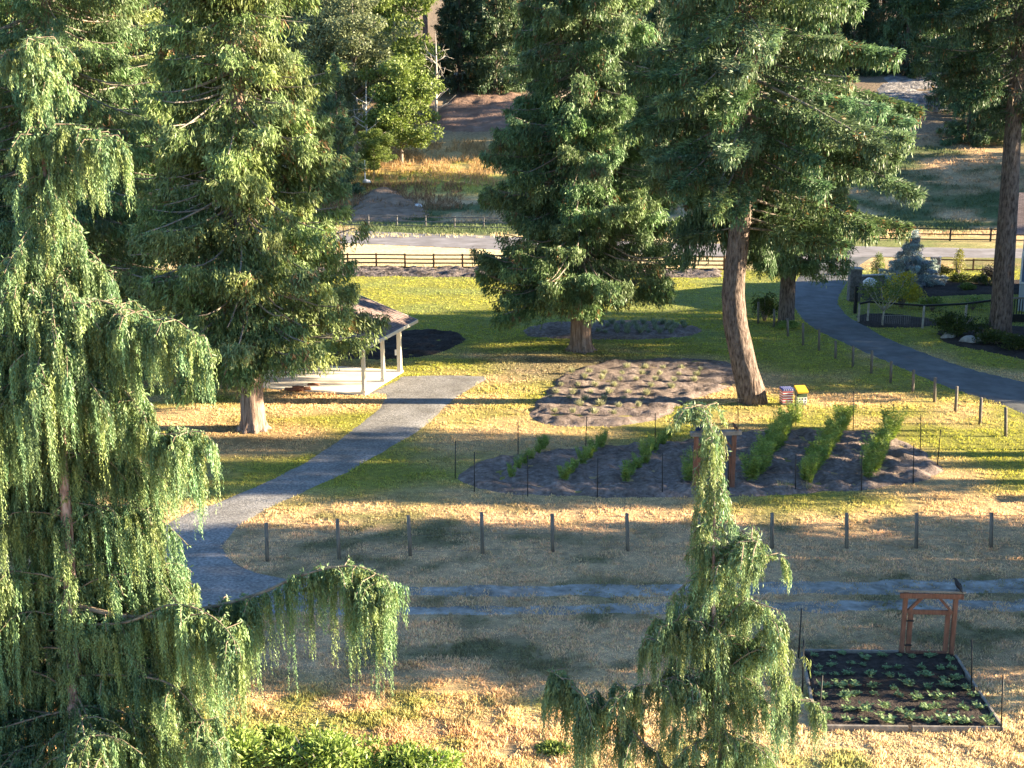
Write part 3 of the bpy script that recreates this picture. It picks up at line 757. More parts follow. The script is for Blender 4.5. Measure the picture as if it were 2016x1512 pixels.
# ---- weeping cedars in the foreground
def weeping(name_label, px_trunk, Y, rtrunk, explicit, Rtab, zbase, nb, seed, strand, col, right_bias=None, nleaf=1.0, spread=.14):
    rng = np.random.RandomState(seed)
    P = [Vector(at(x, y, Y)) for x, y in px_trunk]
    b = Vector((P[-1].x, Y, 0))
    t = thing("weeping_cedar", name_label, "tree", tuple(b))
    pts = [p - b for p in P] + [Vector((0, 0, -.1))]
    pts = pts[::-1]
    H = pts[-1].z
    mb = MB(); rr = [rtrunk * (1 - .97 * max(p.z, 0) / H) + .006 for p in pts]
    sp = smooth_poly([tuple(p) for p in pts], 4, False); rs = np.interp(sp[:, 2], [p.z for p in pts], rr)
    mb.tube(sp, rs, 12, .10, rng); mb.build("trunk", MWBARK, t, True)
    zs = [p.z for p in pts]; xs = [p.x for p in pts]
    Lv = Leaves(rng); lm = MB()
    def branch(C, hang, dens, r0, tone=1.0):
        C = np.asarray(C); L = np.linalg.norm(np.diff(C, axis=0), axis=1).sum()
        lm.tube(C, np.linspace(r0, .005, len(C)), 5, cap=False)
        n = int(dens * 3.4 * L) + 3
        nc = max(n // (4 if L > 3 else 7), 2); cen = np.sort(rng.rand(nc)) ** .85; cid = rng.randint(nc, size=n)
        s = np.clip(cen[cid] + rng.normal(0, .020 / max(L, .3), n), 0, .999) * (len(C) - 1); i0 = np.minimum(s.astype(int), len(C) - 2); f = (s - i0)[:, None]
        S0 = C[i0] * (1 - f) + C[i0 + 1] * f
        off = rng.normal(0, spread, nc)[cid] + rng.normal(0, .035, n); tdir = nrm(C[i0 + 1] - C[i0]); sd = np.cross(tdir, np.array([0, 0, 1.0]))
        S0 = S0 + sd * off[:, None] + DOWN * (np.abs(off) * .5)[:, None]
        clump = (.75 if L > 3 else .45) + (.5 if L > 3 else 1.1) * vnoise(s * 2.2 + rng.rand() * 90, np.full(n, seed))
        hl = hang * rng.uniform(.25, 1.25, nc)[cid] * rng.uniform(.55, 1.0, n) * clump * np.minimum(1, .35 + .9 * s / (len(C) - 1)) * ((1 - .7 * (s / (len(C) - 1)) ** 3) if L > 3 else 1)
        # short sprays clothe the limb itself
        q2 = int(50 * L) + 4; t2 = rng.rand(q2) * (len(C) - 1); k2 = np.minimum(t2.astype(int), len(C) - 2); f2 = (t2 - k2)[:, None]
        Lv.add(C[k2] * (1 - f2) + C[k2 + 1] * f2 + rng.normal(0, .022, (q2, 3)), rng.normal(0, .8, (q2, 3)) + DOWN * .7 + nrm(C[k2 + 1] - C[k2]) * .5, rng.uniform(.05, .12, q2), rng.uniform(.014, .028, q2) * strand, col * rng.uniform(.7, 1.25, (q2, 1)))
        cl = col * tone * rng.uniform(.8, 1.2) * rng.uniform(.7, 1.35, (nc, 1))[cid] * rng.uniform(.85, 1.15, (n, 1)) * (np.array([1, 1, 1]) + rng.uniform(-.5, 1, (nc, 1))[cid] * np.array([.30, .04, -.2]))
        step = .030
        m = np.maximum((hl / step).astype(int), 3)
        idx = np.repeat(np.arange(n), m)
        j = np.arange(len(idx)) - np.repeat(np.cumsum(m) - m, m)
        tt = (j / m[idx])
        lean = rng.normal(0, .045, (n, 3)) + tdir * .07
        lean[:, 2] = 0
        start = nrm(tdir) * .06
        x = S0[idx] + DOWN * (j * step)[:, None] + lean[idx] * (np.sqrt(j * step) * .9)[:, None]
        x += (np.sin(j * .8 + idx)[:, None]) * .008
        sidev = nrm(np.stack([np.cos(idx * 1.7), np.sin(idx * 1.7), np.zeros(len(idx))], 1))
        D = DOWN * 1.0 + sidev * (np.where(j % 2 == 0, 1, -1) * rng.uniform(.15, .65, len(idx)))[:, None] + rng.normal(0, .12, (len(idx), 3))
        k = 1 - .45 * tt
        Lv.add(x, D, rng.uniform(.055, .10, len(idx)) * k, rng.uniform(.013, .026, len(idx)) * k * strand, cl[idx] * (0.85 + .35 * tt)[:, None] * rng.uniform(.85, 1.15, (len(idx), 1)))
    for e in explicit:
        pl, dy, hang, dens = e
        C = smooth_poly([tuple(at(x, y, Y + dy * i / (len(pl) - 1)) - np.array(b)) for i, (x, y) in enumerate(pl)], 5, False)
        branch(C, hang, dens, .004 + .008 * np.linalg.norm(C[-1] - C[0]))
        # side shoots thicken the curtain
        for q in range(int(len(C) * .8)):
            i = rng.randint(1, len(C)); az = rng.uniform(0, 6.28); l = rng.uniform(.2, .5)
            c0 = C[i]; c1 = c0 + np.array([math.cos(az) * l * .6, math.sin(az) * l, .02]); c2 = c1 + np.array([math.cos(az) * l * .3, math.sin(az) * l * .4, -.18])
            branch(np.array([c0, c1, c2]), hang * .9, dens * .8, .01)
    Rf = lerp_table(Rtab)
    for i in range(nb):
        z = zbase + (H - .18 - zbase) * ((i + rng.rand()) / nb) ** .85
        az = i * 2.399 + rng.uniform(-.5, .5); L = Rf(z) * rng.uniform(.55, 1.05)
        ax = np.interp(z, zs, xs)
        if right_bias: L *= right_bias(az, z)
        rise = rng.uniform(-.05, .30) * L
        rad = np.array([math.cos(az), math.sin(az), 0]); s = np.linspace(0, 1, 7)
        swp = np.array([-rad[1], rad[0], 0]) * rng.uniform(-.2, .2) * L
        C = np.array([ax, 0, z]) + rad * (L * s)[:, None] + swp * (s ** 2)[:, None] + np.array([0, 0, 1]) * (rise * np.sin(s * 2.6) - (.35 + .3 * rng.rand()) * L * s ** 2.4)[:, None]
        branch(C, min(1.5, .40 + .62 * L) , 26 * nleaf, .006 + .005 * L)
        if L > .8:
            for q in range(int(3 * L)):
                f = rng.uniform(.3, .9); c0 = C[int(f * 6)]; a2 = az + rng.choice([-1, 1]) * rng.uniform(.5, 1.3); l = rng.uniform(.25, .6) * L * .6
                r2 = np.array([math.cos(a2), math.sin(a2), 0]); s2 = np.linspace(0, 1, 4)
                C2 = c0 + r2 * (l * s2)[:, None] + np.array([0, 0, 1]) * (.12 * l * np.sin(s2 * 2.6) - .45 * l * s2 ** 2)[:, None]
                branch(C2, min(1.1, .3 + .45 * L), 26 * nleaf, .01)
    lm.build("limbs", MWLIMB, t, True)
    Lv.build("crown", MLEAF, t)
    return len(Lv.P)
MWBARK = mat_noise("weeping_bark", [(0.3, (0.10, 0.045, 0.035)), (0.5, (0.34, 0.22, 0.19)), (0.7, (0.58, 0.45, 0.40))], 5, 0.8, 5, (3, 3, .6), 0.7, 0.02, 8)
MWLIMB = mat_noise("weeping_limb", [(0.3, (0.12, 0.085, 0.06)), (0.7, (0.30, 0.235, 0.17))], 9, 0.8, 4, None, 0.4, 0.01)
WCOL = np.array([0.165, 0.250, 0.115])
Y1 = 20.0
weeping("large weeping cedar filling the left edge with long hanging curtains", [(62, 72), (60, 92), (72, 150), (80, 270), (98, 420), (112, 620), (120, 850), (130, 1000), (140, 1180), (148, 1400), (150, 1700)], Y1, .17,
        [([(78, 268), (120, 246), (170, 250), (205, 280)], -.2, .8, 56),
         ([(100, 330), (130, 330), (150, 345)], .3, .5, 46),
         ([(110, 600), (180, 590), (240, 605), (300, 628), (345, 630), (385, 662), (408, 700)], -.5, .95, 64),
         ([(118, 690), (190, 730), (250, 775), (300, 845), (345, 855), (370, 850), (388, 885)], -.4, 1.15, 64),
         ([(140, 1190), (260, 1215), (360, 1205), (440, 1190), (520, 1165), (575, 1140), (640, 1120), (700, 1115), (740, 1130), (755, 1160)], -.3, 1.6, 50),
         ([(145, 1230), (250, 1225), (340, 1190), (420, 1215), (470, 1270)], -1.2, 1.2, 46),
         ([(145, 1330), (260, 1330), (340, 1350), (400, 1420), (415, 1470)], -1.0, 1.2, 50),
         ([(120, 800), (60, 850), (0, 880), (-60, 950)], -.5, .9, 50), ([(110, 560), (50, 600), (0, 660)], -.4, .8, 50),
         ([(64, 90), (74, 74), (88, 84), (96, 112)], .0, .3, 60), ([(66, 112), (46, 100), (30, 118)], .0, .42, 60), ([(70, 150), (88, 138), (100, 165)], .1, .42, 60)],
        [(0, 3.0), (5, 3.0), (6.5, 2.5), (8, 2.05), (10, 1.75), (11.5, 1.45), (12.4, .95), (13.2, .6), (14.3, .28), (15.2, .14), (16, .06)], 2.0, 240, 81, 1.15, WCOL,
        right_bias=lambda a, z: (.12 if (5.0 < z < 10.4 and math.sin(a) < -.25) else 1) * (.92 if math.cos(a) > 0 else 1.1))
Y2 = 16.4
zmap = lambda z: 15.15 - (15.15 - z) * Y2 / 19.0
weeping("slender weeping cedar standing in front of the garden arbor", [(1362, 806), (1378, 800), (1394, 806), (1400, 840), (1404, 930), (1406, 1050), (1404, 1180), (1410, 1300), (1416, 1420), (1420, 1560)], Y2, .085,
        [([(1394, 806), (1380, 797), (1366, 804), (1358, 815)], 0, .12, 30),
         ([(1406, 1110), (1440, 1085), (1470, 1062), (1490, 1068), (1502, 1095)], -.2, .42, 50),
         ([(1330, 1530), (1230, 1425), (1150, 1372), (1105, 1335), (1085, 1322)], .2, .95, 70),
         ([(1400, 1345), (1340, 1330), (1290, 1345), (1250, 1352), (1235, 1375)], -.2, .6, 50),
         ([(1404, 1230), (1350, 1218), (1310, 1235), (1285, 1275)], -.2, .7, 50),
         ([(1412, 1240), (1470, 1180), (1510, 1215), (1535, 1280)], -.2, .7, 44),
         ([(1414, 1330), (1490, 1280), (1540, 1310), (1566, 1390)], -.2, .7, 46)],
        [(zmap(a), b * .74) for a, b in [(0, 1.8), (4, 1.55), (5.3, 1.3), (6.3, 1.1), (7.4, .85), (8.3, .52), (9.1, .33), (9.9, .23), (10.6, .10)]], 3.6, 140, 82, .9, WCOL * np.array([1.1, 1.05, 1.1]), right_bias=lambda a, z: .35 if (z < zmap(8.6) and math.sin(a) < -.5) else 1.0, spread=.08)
# ------------------------------------------------------------------ pavilion
def pavilion():
    f = G(717, 777)[:2]; bk = G(787, 734)[:2]
    d = (bk - f); dep = np.linalg.norm(d); d = d / dep; l = np.array([-d[1], d[0]])
    t = thing("pavilion", "open pavilion with shingled gable roof and cream posts by the gravel path", "pavilion", (f[0], f[1], 0))
    def q(a, b, z): return Vector((d[0] * a + l[0] * b, d[1] * a + l[1] * b, z))     # a along the side, b to the left
    wid = 6.6
    mb = MB()
    mb.add([q(-.15, -.12, 0), q(dep + .25, -.12, 0), q(dep + .25, wid, 0), q(-.15, wid, 0), q(-.15, -.12, .09), q(dep + .25, -.12, .09), q(dep + .25, wid, .09), q(-.15, wid, .09)],
           [(4, 5, 6, 7), (0, 1, 5, 4), (1, 2, 6, 5), (2, 3, 7, 6), (3, 0, 4, 7)])
    mb.build("slab", MCONC, t)
    for b in (0, wid - .25):
        for a in (0, (dep) * .52, dep):
            p = MB(); p.bar(q(a, b, .09), q(a, b, 2.42), .17 if a < dep else .21, .17 if a < dep else .21, up=(d[0], d[1], 0)); 
            p.bar(q(a, b, .09), q(a, b, .24), .23, .23, up=(d[0], d[1], 0))
            o = p.build("post", MCREAM, t, bevel=.008)
    e = MB(); e.bar(q(dep - .02, .17, .95), q(dep - .02, .17, 1.25), .12, .08, up=(d[0], d[1], 0)); e.build("outlet_box", MWHITE, t)
    for b in (0, wid - .25):
        bm_ = MB(); bm_.bar(q(-.5, b, 2.53), q(dep + .9, b, 2.53), .14, .22); bm_.build("beam", MCREAM, t)
    pitch = .36; ov = .55; half = wid / 2 + ov - .12
    ridge = 2.60 + pitch * half
    a0, a1 = -1.5, dep + 1.3
    # roof: local frame so that shingle courses follow the slope
    for sgn, nm in ((1, "roof"), (-1, "roof")):
        ev = wid / 2 - .12 - sgn * half
        rg = wid / 2 - .12
        A, B, Cc, Dd = q(a0, ev, 2.60), q(a1, ev, 2.60), q(a1, rg, ridge), q(a0, rg, ridge)
        X = (B - A).normalized(); Yv = (Dd - A).normalized(); Zv = X.cross(Yv)
        sl_ = (Dd - A).length; ln = (B - A).length
        m = MB(); m.add([(0, 0, 0), (ln, 0, 0), (ln, sl_, 0), (0, sl_, 0), (0, 0, .07), (ln, 0, .07), (ln, sl_, .07), (0, sl_, .07)],
                        [(0, 3, 2, 1), (4, 5, 6, 7), (0, 1, 5, 4), (1, 2, 6, 5), (2, 3, 7, 6), (3, 0, 4, 7)])
        o = m.build(nm, MSHINGLE, t)
        o.matrix_local = Matrix(((X.x, Yv.x, Zv.x, A.x), (X.y, Yv.y, Zv.y, A.y), (X.z, Yv.z, Zv.z, A.z), (0, 0, 0, 1)))
        fm = MB(); fm.bar(q(a0 - .03, ev - sgn * .03, 2.585), q(a1 + .03, ev - sgn * .03, 2.585), .05, .17); fm.build("fascia", MCREAM, t)
        for aa in (a0 - .03, a1 + .03):
            gm = MB(); gm.bar(q(aa, ev, 2.585), q(aa, rg, ridge - .015), .045, .16); gm.build("barge_board", MCREAM, t)
pavilion()

# ------------------------------------------------------------------ fences
def rail_fence(name, label, a, b, n, h, rails, mat, pw=.14, cat="fence", rail_h=.11, z=0.0, side=1):
    a = np.asarray(a, float); b = np.asarray(b, float)
    t = thing(name, label, cat, (a[0], a[1], z))
    d = b - a; u = np.array([d[0], d[1], 0]) / np.hypot(d[0], d[1]); nn = np.array([u[1], -u[0], 0]) * side
    for i in range(n + 1):
        p = d * i / n
        m = MB(); m.box((p[0], p[1], h / 2 - .05), (pw, pw, h + .1), rz=math.atan2(d[1], d[0])); m.build("post", mat, t, bevel=.01)
    for k in range(rails):
        zz = h * (.96 - .8 * k / max(rails - 1, 1)) - .05
        m = MB()
        for i in range(n):
            p = np.array([*(d * i / n), zz + .008 * ((i * 7) % 5 - 2)]) + nn * (pw / 2 + .02); p2 = np.array([*(d * (i + 1) / n), zz + .008 * ((i * 3) % 5 - 2)]) + nn * (pw / 2 + .02)
            m.bar(p + u * .004, p2 - u * .004, .04, rail_h)
        m.build("rail", mat, t)
    return t
rail_fence("rail_fence", "brown four-rail wooden fence on the near side of the road", G(517, 527)[:2], G(1425, 533)[:2], 16, 1.25, 4, MRAIL)
A_, B_ = GH(1795, 474), GH(2260, 476)
rail_fence("rail_fence", "dark three-rail fence across the road, edging the right hand meadow", G(1250, 467)[:2], G(2110, 477)[:2], 11, 1.25, 3, MBLACK, .15)
rail_fence("rail_fence", "dark three-rail fence across the road, at the foot of the mound on the left", G(560, 442)[:2], G(1010, 451)[:2], 8, 1.2, 3, MGREYSTONE, .14)
rail_fence("rail_fence", "brown two-rail fence behind the garden hedges near the road", G(1846, 531)[:2], G(1985, 534)[:2], 2, .95, 2, MRAIL, .13)

def round_posts(name, label, list_, r, mat, wires, cat="fence", wire_mat=None, h=None, wr=.004, skip=()):
    "posts given as (top px, base px); wires join neighbours"
    b0 = G(*list_[0][1])
    t = thing(name, label, cat, tuple(b0))
    info = []
    for (tx, ty), (bx, by) in list_:
        b = G(bx, by); tp = at(tx, ty, b[1]); hh = h or tp[2]
        dx = np.clip(tp[0] - b[0], -.12, .12)
        m = MB(); m.tube([b - b0 + np.array([0, 0, -.1]), b - b0 + np.array([dx * .5, 0, hh * .5]), b - b0 + np.array([dx, 0, hh])], [r, r * .97, r * .93], 10)
        m.build("stake" if r < .03 else "post", mat, t, True); info.append((b - b0, dx, hh))
    m = MB()
    for i in range(len(info) - 1):
        if i in skip: continue
        for w in wires:
            p = info[i][0] + np.array([info[i][1] * w, 0, info[i][2] * w]); p2 = info[i + 1][0] + np.array([info[i + 1][1] * w, 0, info[i + 1][2] * w])
            mid = (p + p2) / 2 - np.array([0, 0, .02])
            m.tube([p, mid, p2], wr, 4, cap=False)
    m.build("wire", wire_mat or MGREYSTONE, t)
    return t
round_posts("post_fence", "wire fence of round weathered posts crossing the lawn in front of the garden",
    [((524, 1030), (526, 1104)), ((664, 1022), (668, 1100)), ((804, 1015), (808, 1094)), ((948, 1009), (950, 1090)), ((1087, 1012), (1088, 1086)), ((1234, 1011), (1236, 1084)), ((1377, 1011), (1378, 1082)),
     ((1520, 1010), (1520, 1079)), ((1667, 1010), (1667, 1079)), ((1805, 1010), (1804, 1079)), ((1952, 1010), (1951, 1078)), ((2100, 1010), (2098, 1077))], .065, MPOST, [.93, .5, .1], wr=.0035)
round_posts("post_fence", "wire fence of round weathered posts running along the driveway",
    [((1493, 595), (1493, 637)), ((1524, 609), (1524, 645)), ((1551, 627), (1551, 664)), ((1581, 636), (1581, 680)), ((1613, 647), (1612, 690)), ((1645, 671), (1645, 707)), ((1680, 681), (1679, 723)),
     ((1717, 690), (1715, 736)), ((1755, 711), (1753, 753)), ((1799, 728), (1797, 772)), ((1841, 743), (1840, 791)), ((1884, 761), (1881, 811)), ((1932, 783), (1929, 835)), ((1980, 802), (1980, 859)), ((2034, 825), (2034, 885))],
    .075, MPOST, [.95, .5, .1], wr=.004)
round_posts("stake_fence", "thin black stakes with fine netting lines ringing the big vegetable bed",
    [((897, 868), (896, 942)), ((1020, 828), (1020, 895)), ((1155, 820), (1153, 880)), ((1290, 813), (1290, 872)), ((1362, 797), (1362, 862)), ((1453, 783), (1453, 850)), ((1567, 772), (1567, 838)), ((1680, 770), (1680, 850)),
     ((1759, 795), (1758, 855)), ((1813, 815), (1812, 890)), ((1852, 845), (1845, 918)), ((1799, 875), (1798, 952)), ((1697, 890), (1696, 966)), ((1567, 895), (1566, 968)), ((1434, 893), (1434, 972)), ((1304, 892), (1304, 974)),
     ((1177, 902), (1176, 981)), ((1039, 896), (1039, 978)), ((934, 890), (934, 968)), ((897, 868), (896, 942))][:-1], .019, MBLACK, [.97, .45], wr=.003, wire_mat=MPOST)
round_posts("stake_fence", "thin black stakes standing at the corners of the small timber edged bed",
    [((1578, 1198), (1572, 1296)), ((1582, 1260), (1580, 1366)), ((1619, 1330), (1611, 1440)), ((1975, 1330), (1971, 1443)), ((1913, 1259), (1913, 1364))], .02, MBLACK, [.97], wr=.002, wire_mat=MBLACK, skip=(2,))
# ropes from the garden stakes across to the driveway fence
def rope(label, a, za, b, zb):
    A = G(*a); B = G(*b)
    m = MB(); m.tube([(0, 0, za), (*(B - A)[:2] / 2, (za + zb) / 2 - .05), (*(B - A)[:2], zb)], .006, 5)
    o = m.build("rope", MPOST); o.location = A; tag(o, label, "rope", "ropes tied to the garden stakes")
rope("pale rope tied between two stakes just behind the arbor", (1362, 862), 1.42, (1453, 850), 1.42)

# ------------------------------------------------------------------ arbors, timber bed
def timber_gate():
    b0 = G(1774, 1291); b1 = G(1872, 1293)
    u = (b1 - b0); wd = np.linalg.norm(u); u = u / wd
    t = thing("garden_gate", "reddish timber gate frame with braced top beam at the back of the small bed", "gate", tuple(b0))
    U = Vector(u)
    def p(a, z, y=0): return U * a + Vector((-u[1], u[0], 0)) * y + Vector((0, 0, z))
    H = at(1770, 1165, b0[1])[2]
    for a in (0, wd):
        m = MB(); m.bar(p(a, -.05), p(a, H), .11, .11, up=(0, 1, 0)); m.build("post", MREDWOOD, t, bevel=.006)
    m = MB(); m.bar(p(-.24, H + .045), p(wd + .24, H + .03), .15, .06); m.build("beam", MGREYWOOD, t, bevel=.006)
    m = MB(); m.bar(p(-.17, H - .075, -.085), p(wd + .17, H - .075, -.085), .04, .14); m.build("header_board", MREDWOOD, t)
    for a, s in ((.06, 1), (wd - .06, -1)):
        m = MB(); m.bar(p(a, H - .58), p(a + s * .46, H - .06), .07, .08, up=(0, 1, 0)); m.build("brace", MREDWOOD, t)
    g0, g1 = .12, wd - .12; gh = 1.28
    m = MB()
    m.bar(p(g0 - .03, gh), p(g1 + .03, gh), .05, .13)
    m.bar(p(g0, .09), p(g1, .09), .05, .13)
    for a in (g0 + .05, g1 - .05): m.bar(p(a, .16), p(a, gh - .07), .13, .05, up=(0, 1, 0))
    m.build("gate_panel", MREDWOOD, t, bevel=.004)
    h = MB()
    for z in (.35, 1.05): h.bar(p(g0 - .07, z, -.08), p(g0 + .12, z, -.08), .015, .04)
    h.build("hinge", MBLACK, t)
    return b0, p, H, wd
gate_b, gate_p, gate_H, gate_w = timber_gate()
def arbor():
    b0 = G(1367, 966); b1 = G(1441, 963)
    u = (b1 - b0); wd = np.linalg.norm(u); u = u / wd; U = Vector(u)
    t = thing("garden_arbor", "timber arbor gateway behind the slender weeping cedar, at the edge of the vegetable bed", "arbor", tuple(b0))
    H = at(1366, 858, b0[1])[2]
    def p(a, z, y=0): return U * a + Vector((-u[1], u[0], 0)) * y + Vector((0, 0, z))
    for a in (0, wd):
        m = MB(); m.bar(p(a, -.05), p(a, H), .16, .16, up=(0, 1, 0)); m.build("post", MREDWOOD, t, bevel=.008)
    m = MB(); m.bar(p(-.22, H + .08), p(wd + .25, H + .08), .26, .16); m.build("beam", MGREYWOOD, t, bevel=.006)
    m = MB(); m.bar(p(.08, H - .5), p(.5, H - .02), .07, .07, up=(0, 1, 0)); m.build("brace", MREDWOOD, t)
    m = MB(); m.bar(p(wd - .08, H - .5), p(wd - .5, H - .02), .07, .07, up=(0, 1, 0)); m.build("brace", MREDWOOD, t)
    m = MB(); m.bar(p(.1, 1.25), p(wd - .1, 1.25), .05, .12); m.bar(p(.1, .12), p(wd - .1, .12), .05, .12)
    for a in (.14, wd - .14): m.bar(p(a, .18), p(a, 1.19), .1, .05, up=(0, 1, 0))
    m.build("gate_panel", MREDWOOD, t)
    # solar charger on the left end of the beam
    s = thing("solar_panel", "small dark solar panel propped on the arbor's left end", "solar panel", tuple(Vector(b0) + p(.12, H + .16)))
    f = MB(); M = Matrix.Rotation(math.radians(58), 3, 'X')
    f.box((0, 0, .20), (.36, .40, .03), M=M); f.build("frame", MGREYSTONE, s)
    f = MB(); f.box(Vector((0, 0, .20)) + M @ Vector((0, 0, .019)), (.32, .36, .01), M=M); f.build("panel", MPANEL, s)
    f = MB(); f.bar((0, .04, 0), (0, .04, .20), .04, .04, up=(0, 1, 0)); f.build("bracket", MBLACK, s)
    return b0, p, H, wd
arb_b, arb_p, arb_H, arb_w = arbor()
def bird(name, label, loc, size, mat, face):
    "one continuous skinned body with wings folded along the back; face = heading angle"
    t = thing(name, label, "bird", loc, face)
    k = size
    def skin(nm, verts, edges, radii, root=0, parent=t, sub=2):
        me = bpy.data.meshes.new(nm); me.from_pydata([tuple(Vector(v) * k) for v in verts], edges, []); me.materials.append(mat)
        o = bpy.data.objects.new(nm, me); link(o, parent)
        md = o.modifiers.new("skin", 'SKIN'); me.skin_vertices.new() if not me.skin_vertices else None
        for i, r in enumerate(radii):
            me.skin_vertices[0].data[i].radius = (r[0] * k, r[1] * k) if hasattr(r, "__len__") else (r * k, r * k)
        me.skin_vertices[0].data[root].use_root = True
        ss = o.modifiers.new("sub", 'SUBSURF'); ss.levels = sub; ss.render_levels = sub
        return o
    V = [(-.02, 0, .42), (.10, 0, .54), (-.15, 0, .30), (-.25, 0, .18), (-.40, 0, -.06), (.17, 0, .66), (.22, 0, .75), (.32, 0, .755), (.44, 0, .73),
         (.0, .07, .26), (.02, .07, .13), (.02, .07, .01), (.10, .08, .008), (.0, -.07, .26), (.02, -.07, .13), (.02, -.07, .01), (.10, -.08, .008)]
    E = [(0, 1), (0, 2), (2, 3), (3, 4), (1, 5), (5, 6), (6, 7), (7, 8), (0, 9), (9, 10), (10, 11), (11, 12), (0, 13), (13, 14), (14, 15), (15, 16)]
    R = [.165, .155, .125, (.075, .05), (.06, .015), .105, .098, .045, .012, .05, .016, .014, .01, .05, .016, .014, .01]
    skin("body", V, E, R)
    for sgn in (1, -1):
        skin("wing", [(.08, sgn * .13, .52), (-.06, sgn * .155, .40), (-.21, sgn * .11, .20), (-.34, sgn * .05, .02)], [(0, 1), (1, 2), (2, 3)], [(.03, .06), (.035, .11), (.025, .075), (.012, .02)])
    return t
bird("crow", "black crow perched on the right end of the red gate's beam", tuple(Vector(gate_b) + gate_p(gate_w + .02, gate_H + .062)), .40, MFEATHER, math.radians(128))
bird("songbird", "small dark bird perched on the arbor's right end", tuple(Vector(arb_b) + arb_p(arb_w + .02, arb_H + .162)), .36, mat_noise("brown_feathers", [(0.3, (0.05, 0.02, 0.012)), (0.7, (0.12, 0.05, 0.03))], 20, .6, 3, None, .2, .005), math.radians(150))

def timber_bed():
    c = [np.array([*p, 0]) for p in BED_BOX]
    def board(a, b, label, off=0.0, mat=MGREYWOOD):
        d = (b - a); L = np.linalg.norm(d)
        m = MB(); m.box((0, 0, .06), (L, .07, .18)); o = m.build("edging_timber", mat, None, bevel=.012)
        o.location = (a + b) / 2; o.rotation_euler = (0, 0, math.atan2(d[1], d[0])); tag(o, label, "timber", "timbers edging the small bed")
    lerp = lambda a, b, t: a + (b - a) * t
    board(c[3], lerp(c[3], c[2], .49), "weathered timber along the small bed's front edge, left piece")
    board(lerp(c[3], c[2], .51), c[2], "weathered timber along the small bed's front edge, right piece")
    board(lerp(c[1], c[2], .05), lerp(c[1], c[2], .50), "timber along the small bed's right edge, piece nearer the gate")
    board(lerp(c[1], c[2], .55), lerp(c[1], c[2], .97), "timber along the small bed's right edge, piece nearer the front corner")
    board(lerp(c[0], c[3], .04), lerp(c[0], c[3], .48), "timber along the small bed's left edge, piece at the back")
    board(lerp(c[0], c[3], .52), lerp(c[0], c[3], .96), "timber along the small bed's left edge, piece at the front")
    board(lerp(c[0], c[1], .02), lerp(c[0], c[1], .64), "timber along the small bed's back edge, left of the red gate")
    sheet("dark_soil", BED_BOX, .12, lambda X, Y, sd: .09 + .10 * (fbm(X * 2.2, Y * 2.2, 4) - .45) - (sd < .0) * .3, MDARKSOIL, edge=.02)
    rng = np.random.RandomState(91)
    protos = []
    for k in range(3):
        Lv = Leaves(rng); nst = 9
        for s_ in range(nst):
            az = s_ * 2.4 + rng.rand(); d = np.array([math.cos(az), math.sin(az), rng.uniform(.5, 1.6)]); d /= np.linalg.norm(d); l = rng.uniform(.12, .26)
            n = 7; tt = rng.uniform(.45, 1, n)
            P = d * (l * tt)[:, None] + np.array([0, 0, .0])
            a2 = rng.uniform(0, 6.28, n)
            D = np.stack([np.cos(a2), np.sin(a2), rng.uniform(-.3, .35, n)], 1) + d * .5
            Lv.add(P, D, rng.uniform(.07, .13, n), rng.uniform(.05, .08, n), np.array([.16, .23, .10]) * rng.uniform(.8, 1.4, (n, 1)), Sd=np.tile([0, 0, 1.0], (n, 1)) + rng.normal(0, .35, (n, 3)))
            Lv.add([[0, 0, 0]], [d], l, .014, [[.12, .16, .06]])
        protos.append(Lv.mesh("potato_plant", MLEAF))
    rows, cols = 7, 9
    for r in range(rows):
        for q in range(cols):
            u = (q + .6 + rng.uniform(-.25, .25)) / (cols + .2); v = (r + .6 + rng.uniform(-.25, .25)) / (rows + .2)
            p = lerp(lerp(c[0], c[1], u), lerp(c[3], c[2], u), v)
            o = bpy.data.objects.new("potato_plant", protos[rng.randint(3)]); link(o)
            sc = rng.uniform(.55, 1.15) * (.75 + .45 * v)
            o.location = (p[0], p[1], .10); o.rotation_euler = (0, 0, rng.uniform(0, 6)); o.scale = (sc, sc, sc * .9)
            tag(o, "leafy plant in small dark bed, %s from left, %s row from front" % (ORD[q + 1], ORD[rows - r]), "plant", "leafy plants in the timber edged bed")
timber_bed()

